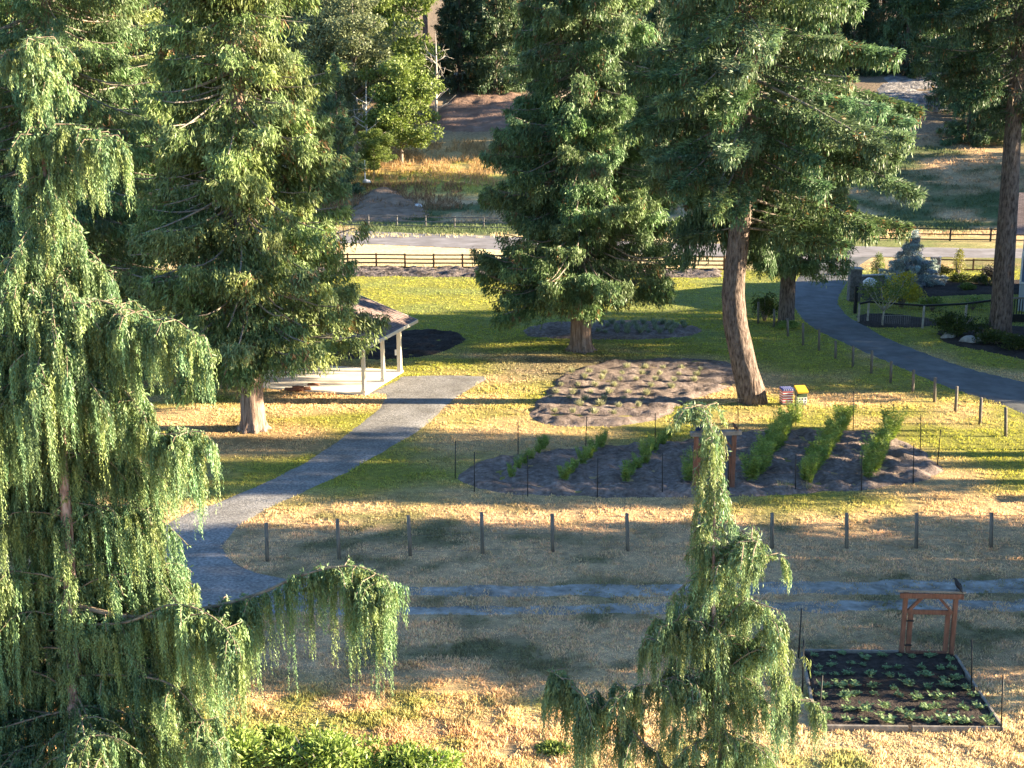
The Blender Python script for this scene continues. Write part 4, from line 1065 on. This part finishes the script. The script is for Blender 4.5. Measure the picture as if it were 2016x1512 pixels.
# ------------------------------------------------------------------ beehives
def hives():
    b = G(1547, 797)
    t = thing("beehive", "stacked beehive painted with red and white stripes under a blue starred lid", "beehive", tuple(b), .12)
    m = MB(); m.box((0, 0, .06), (.50, .50, .12)); m.box((0, 0, .14), (.46, .56, .04)); m.build("stand", MGREYWOOD, t)
    m = MB(); m.box((0, 0, .16 + .30), (.50, .48, .60)); m.build("hive_body", MWHITE, t)
    m = MB()
    for k in range(5): m.box((0, 0, .205 + k * .12), (.512, .492, .058))
    m.build("stripes", MRED, t)
    m = MB(); m.box((0, 0, .80), (.55, .53, .10)); m.build("lid", MBLUE, t, bevel=.006)
    M = MB()
    for i in range(5):
        for j in range(4):
            c = Vector((-.20 + i * .10 + (.02 if j % 2 else 0), -.19 + j * .125, .8525)); V = []
            for q in range(10):
                r = .034 if q % 2 == 0 else .014; V.append(c + Vector((r * math.sin(q * math.pi / 5), r * math.cos(q * math.pi / 5), 0)))
            M.add(V, [tuple(range(9, -1, -1))])
        c = Vector((-.20 + i * .10, -.2685, .80)); V = []
        for q in range(10):
            r = .034 if q % 2 == 0 else .014; V.append(c + Vector((r * math.sin(q * math.pi / 5), 0, r * math.cos(q * math.pi / 5))))
        M.add(V, [tuple(range(10))])
    M.build("stars", MWHITE, t)
    b = G(1576, 797)
    t = thing("beehive", "stacked beehive with yellow sloping lid and black dotted white box", "beehive", tuple(b), .12)
    m = MB(); m.box((0, 0, .06), (.42, .48, .12)); m.build("stand", MGREYWOOD, t)
    m = MB(); m.box((0, 0, .15 + .13), (.44, .46, .28)); m.build("hive_body", MWHITE, t)
    m = MB()
    for i in range(3):
        for j in range(2):
            c = Vector((-.14 + i * .14, -.2325, .20 + j * .14)); m.add([c + Vector((.042 * math.cos(q * math.pi / 6), 0, .042 * math.sin(q * math.pi / 6))) for q in range(12)], [tuple(range(12))])
    m.build("dots", MBLACK, t)
    m = MB(); m.box((0, 0, .53), (.44, .46, .20)); m.build("upper_box", mat_noise("green_paint", [(0.3, (0.06, 0.10, 0.06)), (0.7, (0.09, 0.14, 0.08))], 5, .7, 3, None, .1, .005), t)
    m = MB(); m.add([(-.26, -.30, .635), (.26, -.30, .635), (.26, .28, .80), (-.26, .28, .80), (-.26, -.30, .72), (.26, -.30, .72), (.26, .28, .90), (-.26, .28, .90)],
                    [(0, 3, 2, 1), (4, 5, 6, 7), (0, 1, 5, 4), (1, 2, 6, 5), (2, 3, 7, 6), (3, 0, 4, 7)]); m.build("lid", MYELLOW, t)
hives()

# ------------------------------------------------------------------ planted rows
rng = np.random.RandomState(101)
def tuft_mesh(seed, n, h, spread, col, w=.012, name="lavender_plant"):
    r = np.random.RandomState(seed); Lv = Leaves(r)
    D = np.stack([r.normal(0, spread, n), r.normal(0, spread, n), np.ones(n)], 1)
    P = np.stack([r.normal(0, .04, n), r.normal(0, .04, n), np.zeros(n)], 1)
    Lv.add(P, D, h * r.uniform(.55, 1.1, n), w * r.uniform(.7, 1.4, n), col * r.uniform(.7, 1.3, (n, 1)))
    return Lv.mesh(name, MLEAF)
LAVM = [tuft_mesh(110 + k, 110, .34, .55, np.array([.34, .34, .20]), .022) for k in range(3)]
LAV2 = [tuft_mesh(120 + k, 90, .42, .5, np.array([.25, .30, .20]), .026) for k in range(3)]
def plant(mesh, name, x, y, label, group, sc=1.0, z=.08, cat="plant"):
    o = bpy.data.objects.new(name, mesh); link(o)
    o.location = (x, y, z); o.rotation_euler = (0, 0, rng.uniform(0, 6.28)); o.scale = (sc, sc, sc)
    return tag(o, label, cat, group)
LR = [[(680, 665), (785, 668), (890, 668), (1000, 672), (1112, 675)],
      [(350, 688), (455, 692), (543, 698), (650, 700), (765, 700), (870, 702), (985, 705), (1090, 708)],
      [(430, 722), (530, 728), (640, 735), (735, 735), (845, 735), (955, 740), (1075, 740)],
      [(290, 768), (390, 770), (490, 770), (600, 772), (820, 775), (940, 783)],
      [(260, 812), (360, 815), (465, 812), (570, 815), (685, 817), (795, 820)],
      [(225, 845), (335, 850), (435, 855), (540, 852), (660, 852), (770, 855)],
      [(400, 890), (520, 885), (630, 895), (745, 890)],
      [(250, 925), (360, 928), (485, 932), (600, 935)]]
for r, row in enumerate(LR):
    for q, (x, y) in enumerate(row):
        g = G(1008 + x / 3, 504 + y / 3 + 3)
        plant(LAVM[rng.randint(3)], "lavender_plant", g[0], g[1], "pale tuft in middle bed, %s from left, %s row from front" % (ORD[q + 1], ORD[len(LR) - r]), "lavender tufts in the middle bed", rng.uniform(.75, 1.2))
k_ = 0
for r, (y, x0, x1, n) in enumerate([(641, 1185, 1345, 9), (647, 1195, 1350, 9), (652, 1215, 1330, 7), (658, 1175, 1320, 8)]):
    for q in range(n):
        g = G(x0 + (x1 - x0) * q / (n - 1) + rng.uniform(-4, 4), y + rng.uniform(-1, 1))
        plant(LAV2[rng.randint(3)], "lavender_plant", g[0], g[1], "greyish tuft in far bed, %s from left, %s row from front" % (ORD[q + 1], ORD[4 - r]), "tufts in the far oval bed", rng.uniform(.8, 1.25))
def feathery(seed, h, col):
    r = np.random.RandomState(seed); Lv = Leaves(r)
    for s_ in range(9):
        az = r.uniform(0, 6.28); d = np.array([math.cos(az) * .38, math.sin(az) * .38, 1]); d /= np.linalg.norm(d); hh = h * r.uniform(.6, 1.05)
        n = 150; tt = r.uniform(.10, 1, n)
        P = d * (hh * tt)[:, None] + r.normal(0, .012, (n, 3))
        a2 = r.uniform(0, 6.28, n); w = (1.05 - tt)[:, None]
        D = np.stack([np.cos(a2), np.sin(a2), r.uniform(-.1, .9, n)], 1)
        Lv.add(P + D * .03, D, r.uniform(.08, .22, n) * (1.2 - .6 * tt), r.uniform(.014, .03, n), col * r.uniform(.7, 1.3, (n, 1)))
        Lv.add([[0, 0, 0]], [d], hh, .02, [col * .8])
    return Lv.mesh("feathery_plant", MLEAF)
FE = [feathery(130 + k, 1.0, np.array([.24, .32, .08])) for k in range(4)]
RW = [((1003, 946), (1078, 880), .66, 8), ((1108, 950), (1190, 874), .76, 8), ((1232, 952), (1312, 868), .85, 8), ((1352, 952), (1402, 880), .9, 7), ((1482, 950), (1562, 838), 1.3, 11), ((1592, 952), (1658, 844), 1.3, 11), ((1708, 945), (1756, 862), 1.3, 9)]
for r, (a, b, sc, n) in enumerate(RW):
    for q in range(n):
        t_ = q / (n - 1); g = G(a[0] + (b[0] - a[0]) * t_, a[1] + (b[1] - a[1]) * t_)
        plant(FE[rng.randint(4)], "feathery_plant", g[0] + rng.uniform(-.12, .12), g[1], "feathery green plant in big bed, %s from front, %s row from left" % (ORD[q + 1], ORD[r + 1]), "feathery plants in rows in the big bed", sc * rng.uniform(.8, 1.12), .05)
g = G(1593, 955); plant(FE[0], "feathery_plant", g[0], g[1], "yellowing plant at the front edge of the big bed", None, .5, .05)
tg = [tuft_mesh(140 + k, 40, .5, .5, np.array([.30, .28, .14]), .014, "grass_tuft") for k in range(2)]
for q, (x, y) in enumerate([(1536, 965), (1552, 967), (1590, 966)]):
    g = G(x, y); plant(tg[q % 2], "grass_tuft", g[0], g[1], "dry grass tuft at the front rim of the big bed, %s from the left" % ORD[q + 1], "dry tufts at the big bed", 1.0, 0.0)

# ------------------------------------------------------------------ shrubs
def shrub(name, label, base, rx, ry, h, n, leaf, col, seed, z0=.0, shape="round", cat="shrub", stems=True, up=0.3, aspect=.55):
    r = np.random.RandomState(seed)
    t = thing(name, label, cat, (float(base[0]), float(base[1]), float(base[2])))
    Lv = Leaves(r)
    nb = 22
    for k in range(nb):
        if shape == "round":
            d = nrm(r.normal(size=3)); d[2] = abs(d[2]); c = d * np.array([rx, ry, h * .62]) * r.uniform(.35, .8) + np.array([0, 0, z0 + h * .22])
            cr = np.array([rx, ry, h * .5]) * r.uniform(.25, .42)
        else:
            u = r.rand(); w = (1 - u) ** .7 if shape == "cone" else math.sin(math.pi * (.15 + .8 * u))
            az = r.uniform(0, 6.28); c = np.array([math.cos(az) * rx * w * .6, math.sin(az) * ry * w * .6, z0 + h * u * .9]); cr = np.array([rx * .45, ry * .45, h * .16])
        q = n // nb; d = nrm(r.normal(size=(q, 3))); P = c + d * cr * (r.uniform(.3, 1, q) ** .5)[:, None]
        P[:, 2] = np.maximum(P[:, 2], .03)
        Lv.add(P, d * .6 + np.array([0, 0, up]) + r.normal(0, .5, (q, 3)), leaf * r.uniform(.6, 1.25, q), leaf * aspect * r.uniform(.7, 1.2, q), col * r.uniform(.75, 1.25) * r.uniform(.75, 1.3, (q, 1)))
    Lv.build("leaves", MLEAF, t)
    if stems:
        m = MB()
        for k in range(7):
            az = k * .9; m.tube([(0, 0, -.05), (math.cos(az) * rx * .25, math.sin(az) * ry * .25, z0 + h * .3), (math.cos(az) * rx * .5, math.sin(az) * ry * .5, z0 + h * .65)], [.03 * h, .02 * h, .008 * h], 6)
        m.build("stems", MLIMB, t, True)
    return t
LG = np.array([.20, .27, .07])
# foreground leafy shrubs along the bottom edge
for (px, py, rx, ry, h, n, s, lb) in [(470, 1525, 1.1, 1.0, 1.2, 3200, 151, "leafy green shrub at the bottom edge beside the weeping cedar"), (640, 1535, 1.5, 1.1, 1.45, 4800, 152, "biggest leafy green shrub at the bottom edge of the dry lawn"),
        (830, 1545, 1.0, .9, 1.1, 2800, 153, "leafy green shrub at the bottom edge, right of the biggest one"), (540, 1462, .5, .4, .45, 900, 154, "small green weed clump in the orange grass behind the bottom shrubs")]:
    shrub("leafy_shrub", lb, G(px, py), rx, ry, h, n, .17, LG * (1.15 if s != 154 else .9), s, up=.1, aspect=.32)
shrub("weed_clump", "small dark weed clump on the dry grass left of the slender weeping cedar", G(1090, 1480), .55, .3, .18, 500, .12, LG * .8, 155, stems=False)
# garden beyond the driveway
def spruce():
    r = np.random.RandomState(161); b = G(1792, 560)
    t = thing("blue_spruce", "silvery blue spruce in the garden beyond the driveway", "tree", tuple(b))
    H = at(1790, 440, b[1])[2]
    m = MB(); m.tube([(0, 0, -.1), (0, 0, H)], [.09, .01], 8); m.build("trunk", MFIRBARK, t)
    conifer_crown(r, H, .15, lerp_table([(.15, 2.3), (.8, 2.5), (2, 1.6), (3, .7), (H, .06)]), 130, "fir", 26, np.array([.30, .37, .37]), cs=.6, gap=0).build("crown", MLEAF, t)
spruce()
GARD = [("yellow_shrub", "tall yellow-leaved shrub in front of the blue spruce", (1774, 606), 1.15, .9, 2.5, 2400, .16, np.array([.46, .40, .06]), "round"),
        ("columnar_shrub", "small upright green conifer shrub left of the blue spruce", (1727, 541), .42, .4, 1.45, 900, .12, LG * .7, "col"),
        ("columnar_shrub", "yellow tipped upright shrub in front of the two-rail fence", (1885, 549), .42, .4, 1.9, 1000, .12, np.array([.20, .20, .035]), "col"),
        ("hedge_shrub", "clipped dark rounded shrub below the yellow tipped upright one", (1893, 558), 1.0, .7, .9, 1300, .12, LG * .45, "round"),
        ("hedge_shrub", "low green rounded shrub in front of the clipped dark one", (1905, 572), .6, .5, .65, 800, .12, LG * .8, "round"),
        ("hedge_shrub", "bronze green shrub just right of the blue spruce", (1853, 548), .7, .6, 1.2, 1000, .13, np.array([.12, .13, .04]), "round"),
        ("purple_shrub", "dark purple-green shrub beside the tall bare trunk", (1955, 556), .95, .8, 1.6, 1300, .14, np.array([.05, .045, .04]), "round"),
        ("hedge_shrub", "dark blue-green rounded shrub left of the purple one", (1930, 563), .7, .6, 1.0, 1000, .13, LG * .4, "round"),
        ("dark_shrub", "large dark shrub above the boulders, in front of the garden rail", (1882, 662), 1.6, 1.0, 1.6, 2400, .16, LG * .32, "round"),
        ("dark_shrub", "dark shrub at the foot of the tall bare trunk", (1958, 680), 1.2, .9, 1.0, 1500, .15, LG * .3, "round"),
        ("dark_shrub", "low dark shrub at the right frame edge beyond the driveway", (2008, 690), 1.0, .8, 1.0, 1200, .15, LG * .3, "round"),
        ("low_shrub", "bright leafy shrub at the foot of the straight trunked fir", (1548, 646), .8, .6, .5, 1000, .13, LG * 1.1, "round"),
        ("low_shrub", "dark shrub hanging on the fence line left of the straight trunked fir", (1505, 632), .8, .6, 1.9, 1200, .16, LG * .4, "round"),
        ("rose_bush", "sparse bush leaning over the garden rail near the middle", (1835, 612), .9, .4, 1.1, 500, .16, LG * .9, "round"),
        ("rose_bush", "sparse bush leaning over the garden rail at its right end", (1915, 610), .8, .4, 1.0, 450, .16, LG * 1.0, "round")]
for i, (nm, lb, px, rx, ry, h, n, lf, c, sh) in enumerate(GARD):
    shrub(nm, lb, G(*px), rx * 1.3, ry * 1.25, h * 1.2, int(n * 1.7), lf * .9, c, 170 + i, shape=sh)
def small_tree():
    b = G(1737, 643); r = np.random.RandomState(190)
    t = thing("small_tree", "small spreading tree with pale trunk inside the garden rail", "tree", tuple(b))
    m = MB(); m.tube([(0, 0, -.1), (.02, 0, .9), (.05, 0, 1.3)], [.07, .06, .05], 8)
    Lv = Leaves(r)
    for k in range(9):
        az = k * .7 + .2; e = Vector((math.cos(az) * 1.1, math.sin(az) * .8, 2.0 + .35 * (k % 3))); m.tube([(0, 0, 1.0), e * .55 + Vector((0, 0, .35)), e], [.035, .025, .01], 6)
        q = 170; d = nrm(r.normal(size=(q, 3))); Lv.add(np.array(e) + d * np.array([.6, .5, .42]) * r.uniform(.3, 1, (q, 1)), d + DOWN * .3, r.uniform(.09, .17, q), r.uniform(.05, .09, q), LG * .75 * r.uniform(.7, 1.3, (q, 1)))
    m.build("trunk", MPALEBARK, t, True); Lv.build("crown", MLEAF, t)
small_tree()
def rock(label, base, s, seed, mat=MSTONE, name="boulder", sq=.7):
    bm = bmesh.new(); bmesh.ops.create_icosphere(bm, subdivisions=3, radius=1); r = np.random.RandomState(seed); o1, o2 = r.rand(2) * 50
    for v in bm.verts:
        k = 1 + .7 * (float(fbm(v.co.x * 1.1 + o1, v.co.y * 1.1 + v.co.z * 1.3 + o2, 3)) - .5)
        v.co = Vector((v.co.x * s * k, v.co.y * s * .8 * k, max(v.co.z * s * sq * k, -s * .3)))
    me = bpy.data.meshes.new(name); bm.to_mesh(me); bm.free(); me.materials.append(mat)
    me.polygons.foreach_set("use_smooth", [True] * len(me.polygons))
    o = bpy.data.objects.new(name, me); link(o); o.location = (float(base[0]), float(base[1]), float(base[2]) + s * .2)
    return tag(o, label, "rock", "boulders" )
rock("pale boulder below the large dark shrub, left of the other two", G(1866, 666), .42, 1)
rock("biggest pale boulder in front of the dark shrubs by the driveway", G(1905, 676), .5, 2)
rock("small pale boulder touching the biggest one's right side", G(1927, 674), .33, 3)
rock("boulder at the foot of the tall bare trunk", G(2003, 672), .4, 4)
rock("white boulder at the right foot of the dirt mound", GH(822, 410), .55, 5, MWHITESTONE)
rock("flat white boulder in front of the dirt mound near the dark fence", GH(768, 427), .6, 6, MWHITESTONE, sq=.35)
rock("pinkish boulder on top of the dirt mound", GH(722, 372) + np.array([0, 0, .8]), .45, 7, MWHITESTONE)
rock("white stone at the foot of the middle cedar's trunk", G(1131, 690), .17, 8, MWHITESTONE, sq=1.0)
def drive_gate():
    b = G(1680, 592)
    t = thing("gate_pillar", "dark stone gate pillar with a lantern bracket beside the driveway", "pillar", tuple(b))
    H = at(1680, 527, b[1])[2]
    m = MB(); m.box((0, 0, H / 2 - .06), (.78, .78, H - .1)); m.build("pillar_body", MGREYSTONE, t, bevel=.02)
    m = MB(); m.box((0, 0, H - .05), (.95, .95, .12)); m.build("cap", MSTONE, t, bevel=.02)
    m = MB(); m.tube([(-.11, 0, H), (-.11, 0, H + .26), (-.06, 0, H + .34), (.06, 0, H + .34), (.11, 0, H + .26), (.11, 0, H)], .02, 6); m.build("lantern", MBLACK, t)
    b2 = G(1683, 617)
    g = thing("iron_gate", "black iron driveway gate leaf standing open", "gate", tuple(b2))
    dv = (b - b2) * .92
    m = MB(); m.bar((0, 0, -.05), (0, 0, 1.85), .2, .2, up=(0, 1, 0)); m.build("post", MBLACK, g)
    m = MB(); n = 12
    for k in range(n + 1):
        p = Vector(dv) * (k / n) ; m.bar(p + Vector((.15 * k / n, 0, .1)), p + Vector((.15 * k / n, 0, 1.3 + .35 * math.sin(math.pi * k / n))), .035, .035, up=(0, 1, 0))
    for z in (.12, .7, 1.3): m.bar((0, 0, z), Vector(dv) + Vector((.15, 0, z)), .05, .05)
    m.build("bars", MBLACK, g)
    w0, w1 = G(1693, 572), G(1738, 570)
    t = thing("garden_wall", "low grey garden wall joining the gate pillar", "wall", tuple(w0))
    m = MB(); d = Vector(w1 - w0); m.bar((0, 0, .5), d + Vector((0, 0, .5)), .35, 1.1); m.build("wall_body", MGREYSTONE, t)
    m = MB(); m.bar((0, 0, 1.10), d + Vector((0, 0, 1.10)), .45, .1); m.build("coping", MSTONE, t)
    rock("smooth white rounded rock in front of the low garden wall", G(1712, 582) + np.array([0, 0, .75]), .55, 9, MWHITESTONE, "white_rock", .8)
    p = MB(); p.box((0, 0, .35), (.6, .5, .75)); pb = p.build("plinth", MGREYSTONE, None, bevel=.02); pb.location = G(1712, 582); tag(pb, "grey plinth under the smooth white rock", "plinth")
    b = G(1841, 549)
    t = thing("stone_pillar", "grey stone pillar with white trim right of the blue spruce", "pillar", tuple(b))
    H = at(1841, 505, b[1])[2]
    m = MB(); m.box((-.1, 0, H / 2 - .05), (.6, .6, H)); m.build("pillar_body", MGREYSTONE, t, bevel=.02)
    m = MB(); m.box((.25, -.1, H / 2), (.09, .2, H + .05)); m.box((.0, -.36, .02), (1.1, .1, .1)); m.build("trim", MWHITE, t)
drive_gate()
def garden_rail():
    pts = [((1692, 598), (1690, 634)), ((1709, 594), (1708, 634)), ((1817, 602), (1816, 646)), ((1901, 598), (1900, 634)), ((1962, 590), (1960, 628))]
    b0 = G(*pts[0][1])
    t = thing("garden_rail", "dark top rail on pale posts round the garden beyond the driveway", "fence", tuple(b0))
    top = []
    for a, b in pts:
        g = G(*b); h = at(*a, g[1])[2]; m = MB(); m.bar(g - b0, g - b0 + np.array([0, 0, h]), .11, .11, up=(0, 1, 0)); m.build("post", MPALEBARK, t); top.append(Vector(g - b0 + np.array([0, 0, h])))
    m = MB()
    for a, b in zip(top[:-1], top[1:]): m.bar(a, b, .12, .12)
    m.build("rail", MBLACK, t)
    m = MB()
    for a, b in zip(top[:-1], top[1:]):
        n = max(int((b - a).length / .16), 1)
        for k in range(1, n):
            p = a.lerp(b, k / n); m.tube([(p.x, p.y, .03), (p.x, p.y, p.z - .06)], .006, 4, cap=False)
    m.build("wire_mesh", MGREYSTONE, t)
garden_rail()
def house_corner():
    # the neighbouring house: only its corner shows at the right edge; the rest stands outside the view
    b = at(2002, 560, 84); b = np.array([b[0], 84.0, 0])
    t = thing("house", "grey house whose corner and window show at the right edge", "house", tuple(b), -math.atan(.40))
    x1, y1, h = 11, 12, 5.2
    m = MB(); m.box((x1 / 2 + .2, y1 / 2, h / 2), (x1, y1, h)); m.build("wall", MBOARD, t)
    rf = MB(); rf.add([(-.4, -.6, h), (x1 + .8, -.6, h), (x1 + .8, y1 + .6, h), (-.4, y1 + .6, h), (-.4, y1 / 2, h + 2.2), (x1 + .8, y1 / 2, h + 2.2)], [(0, 1, 5, 4), (2, 3, 4, 5), (0, 4, 3), (1, 2, 5), (0, 3, 2, 1)]); rf.build("roof", MSHINGLE, t)
    z0 = at(2005, 556, 84)[2]; z1 = at(2005, 497, 84)[2]
    w = MB()
    for (c, s_) in [((1.1, -.05, z0), (1.9, .1, .12)), ((1.1, -.05, z1), (1.9, .1, .12)), ((.2, -.05, (z0 + z1) / 2), (.12, .1, z1 - z0 - .12)), ((2.0, -.05, (z0 + z1) / 2), (.12, .1, z1 - z0 - .12))]: w.box(c, s_)
    wf = w.build("window", MWHITE, t)
    p = MB(); p.box((1.1, -.015, (z0 + z1) / 2), (1.68, .02, z1 - z0 - .12)); p.build("pane", MGLASS, wf)
    d0 = at(1995, 625, 80)
    dk = thing("deck_railing", "dark picket deck railing beside the tall bare trunk", "railing", (d0[0], 80.0, 0))
    m = MB()
    for k in range(14): m.box((k * .17, 0, 1.0), (.05, .05, 1.0))
    m.build("pickets", MBLACK, dk)
    m = MB(); m.box((1.1, 0, 1.55), (2.5, .12, .1)); m.build("top_rail", MGREYWOOD, dk)
    m = MB(); m.box((1.1, 0, .2), (2.5, .14, .6)); m.build("base_board", MBLACK, dk)
house_corner()
# log pile at the pavilion's left end, pole on the slope, drip hoses in the dark bed
def logs():
    b = G(590, 772); r = np.random.RandomState(5)
    for k in range(7):
        m = MB(); L = r.uniform(.5, 1.3); a = r.uniform(-.5, .5); c = np.array([r.uniform(-.6, .7), r.uniform(-.35, .35), .09 + .11 * (k % 3)])
        m.tube([(-L / 2, 0, 0), (0, .02, .01), (L / 2, 0, 0)], [.07, .075, .06], 9)
        o = m.build("log", MREDWOOD, None, True); o.location = b + c; o.rotation_euler = (0, r.uniform(-.1, .1), a)
        tag(o, "cut reddish log in the small pile at the left end of the slab", "log", "logs piled by the slab")
logs()
g = GH(719, 362); m = MB(); m.tube([(0, 0, -.2), (0, 0, 2.9)], .07, 8); o = m.build("marker_pole", MWHITE); o.location = g; tag(o, "thin white pole standing on the slope above the mound", "pole")
def pickets():
    b = G(1735, 640)
    t = thing("wire_panel", "low panel of thin upright wires behind the small pale trunk", "fence panel", tuple(b))
    m = MB()
    for k in range(16): m.tube([(k * .12, 0, 0), (k * .12, 0, .62)], .008, 4)
    m.tube([(0, 0, .62), (1.8, 0, .62)], .01, 4); m.build("wires", MPALEBARK, t)
pickets()
print("faces", sum(len(m.polygons) for m in bpy.data.meshes))

# two small panels on poles stand just outside the view on the right; their shadows reach the lawn
for lb, (px, py), z in (("panel on a thin pole outside the view, the nearer of two", (1908, 1042), 1.9), ("panel on a thin pole outside the view, the farther of two", (1995, 984), 1.9)):
    g = G(px, py); tn = math.tan(SUN_EL)
    t = thing("pole_panel", lb, "panel", (g[0] + z / tn, g[1], 0), 0, "panels on poles right of the view")
    m = MB(); m.tube([(0, 0, -.1), (0, 0, z)], .03, 8); m.build("pole", MBLACK, t)
    m = MB(); m.box((0, 0, z), (.05, .75, .34)); m.build("panel_board", MPANEL, t)
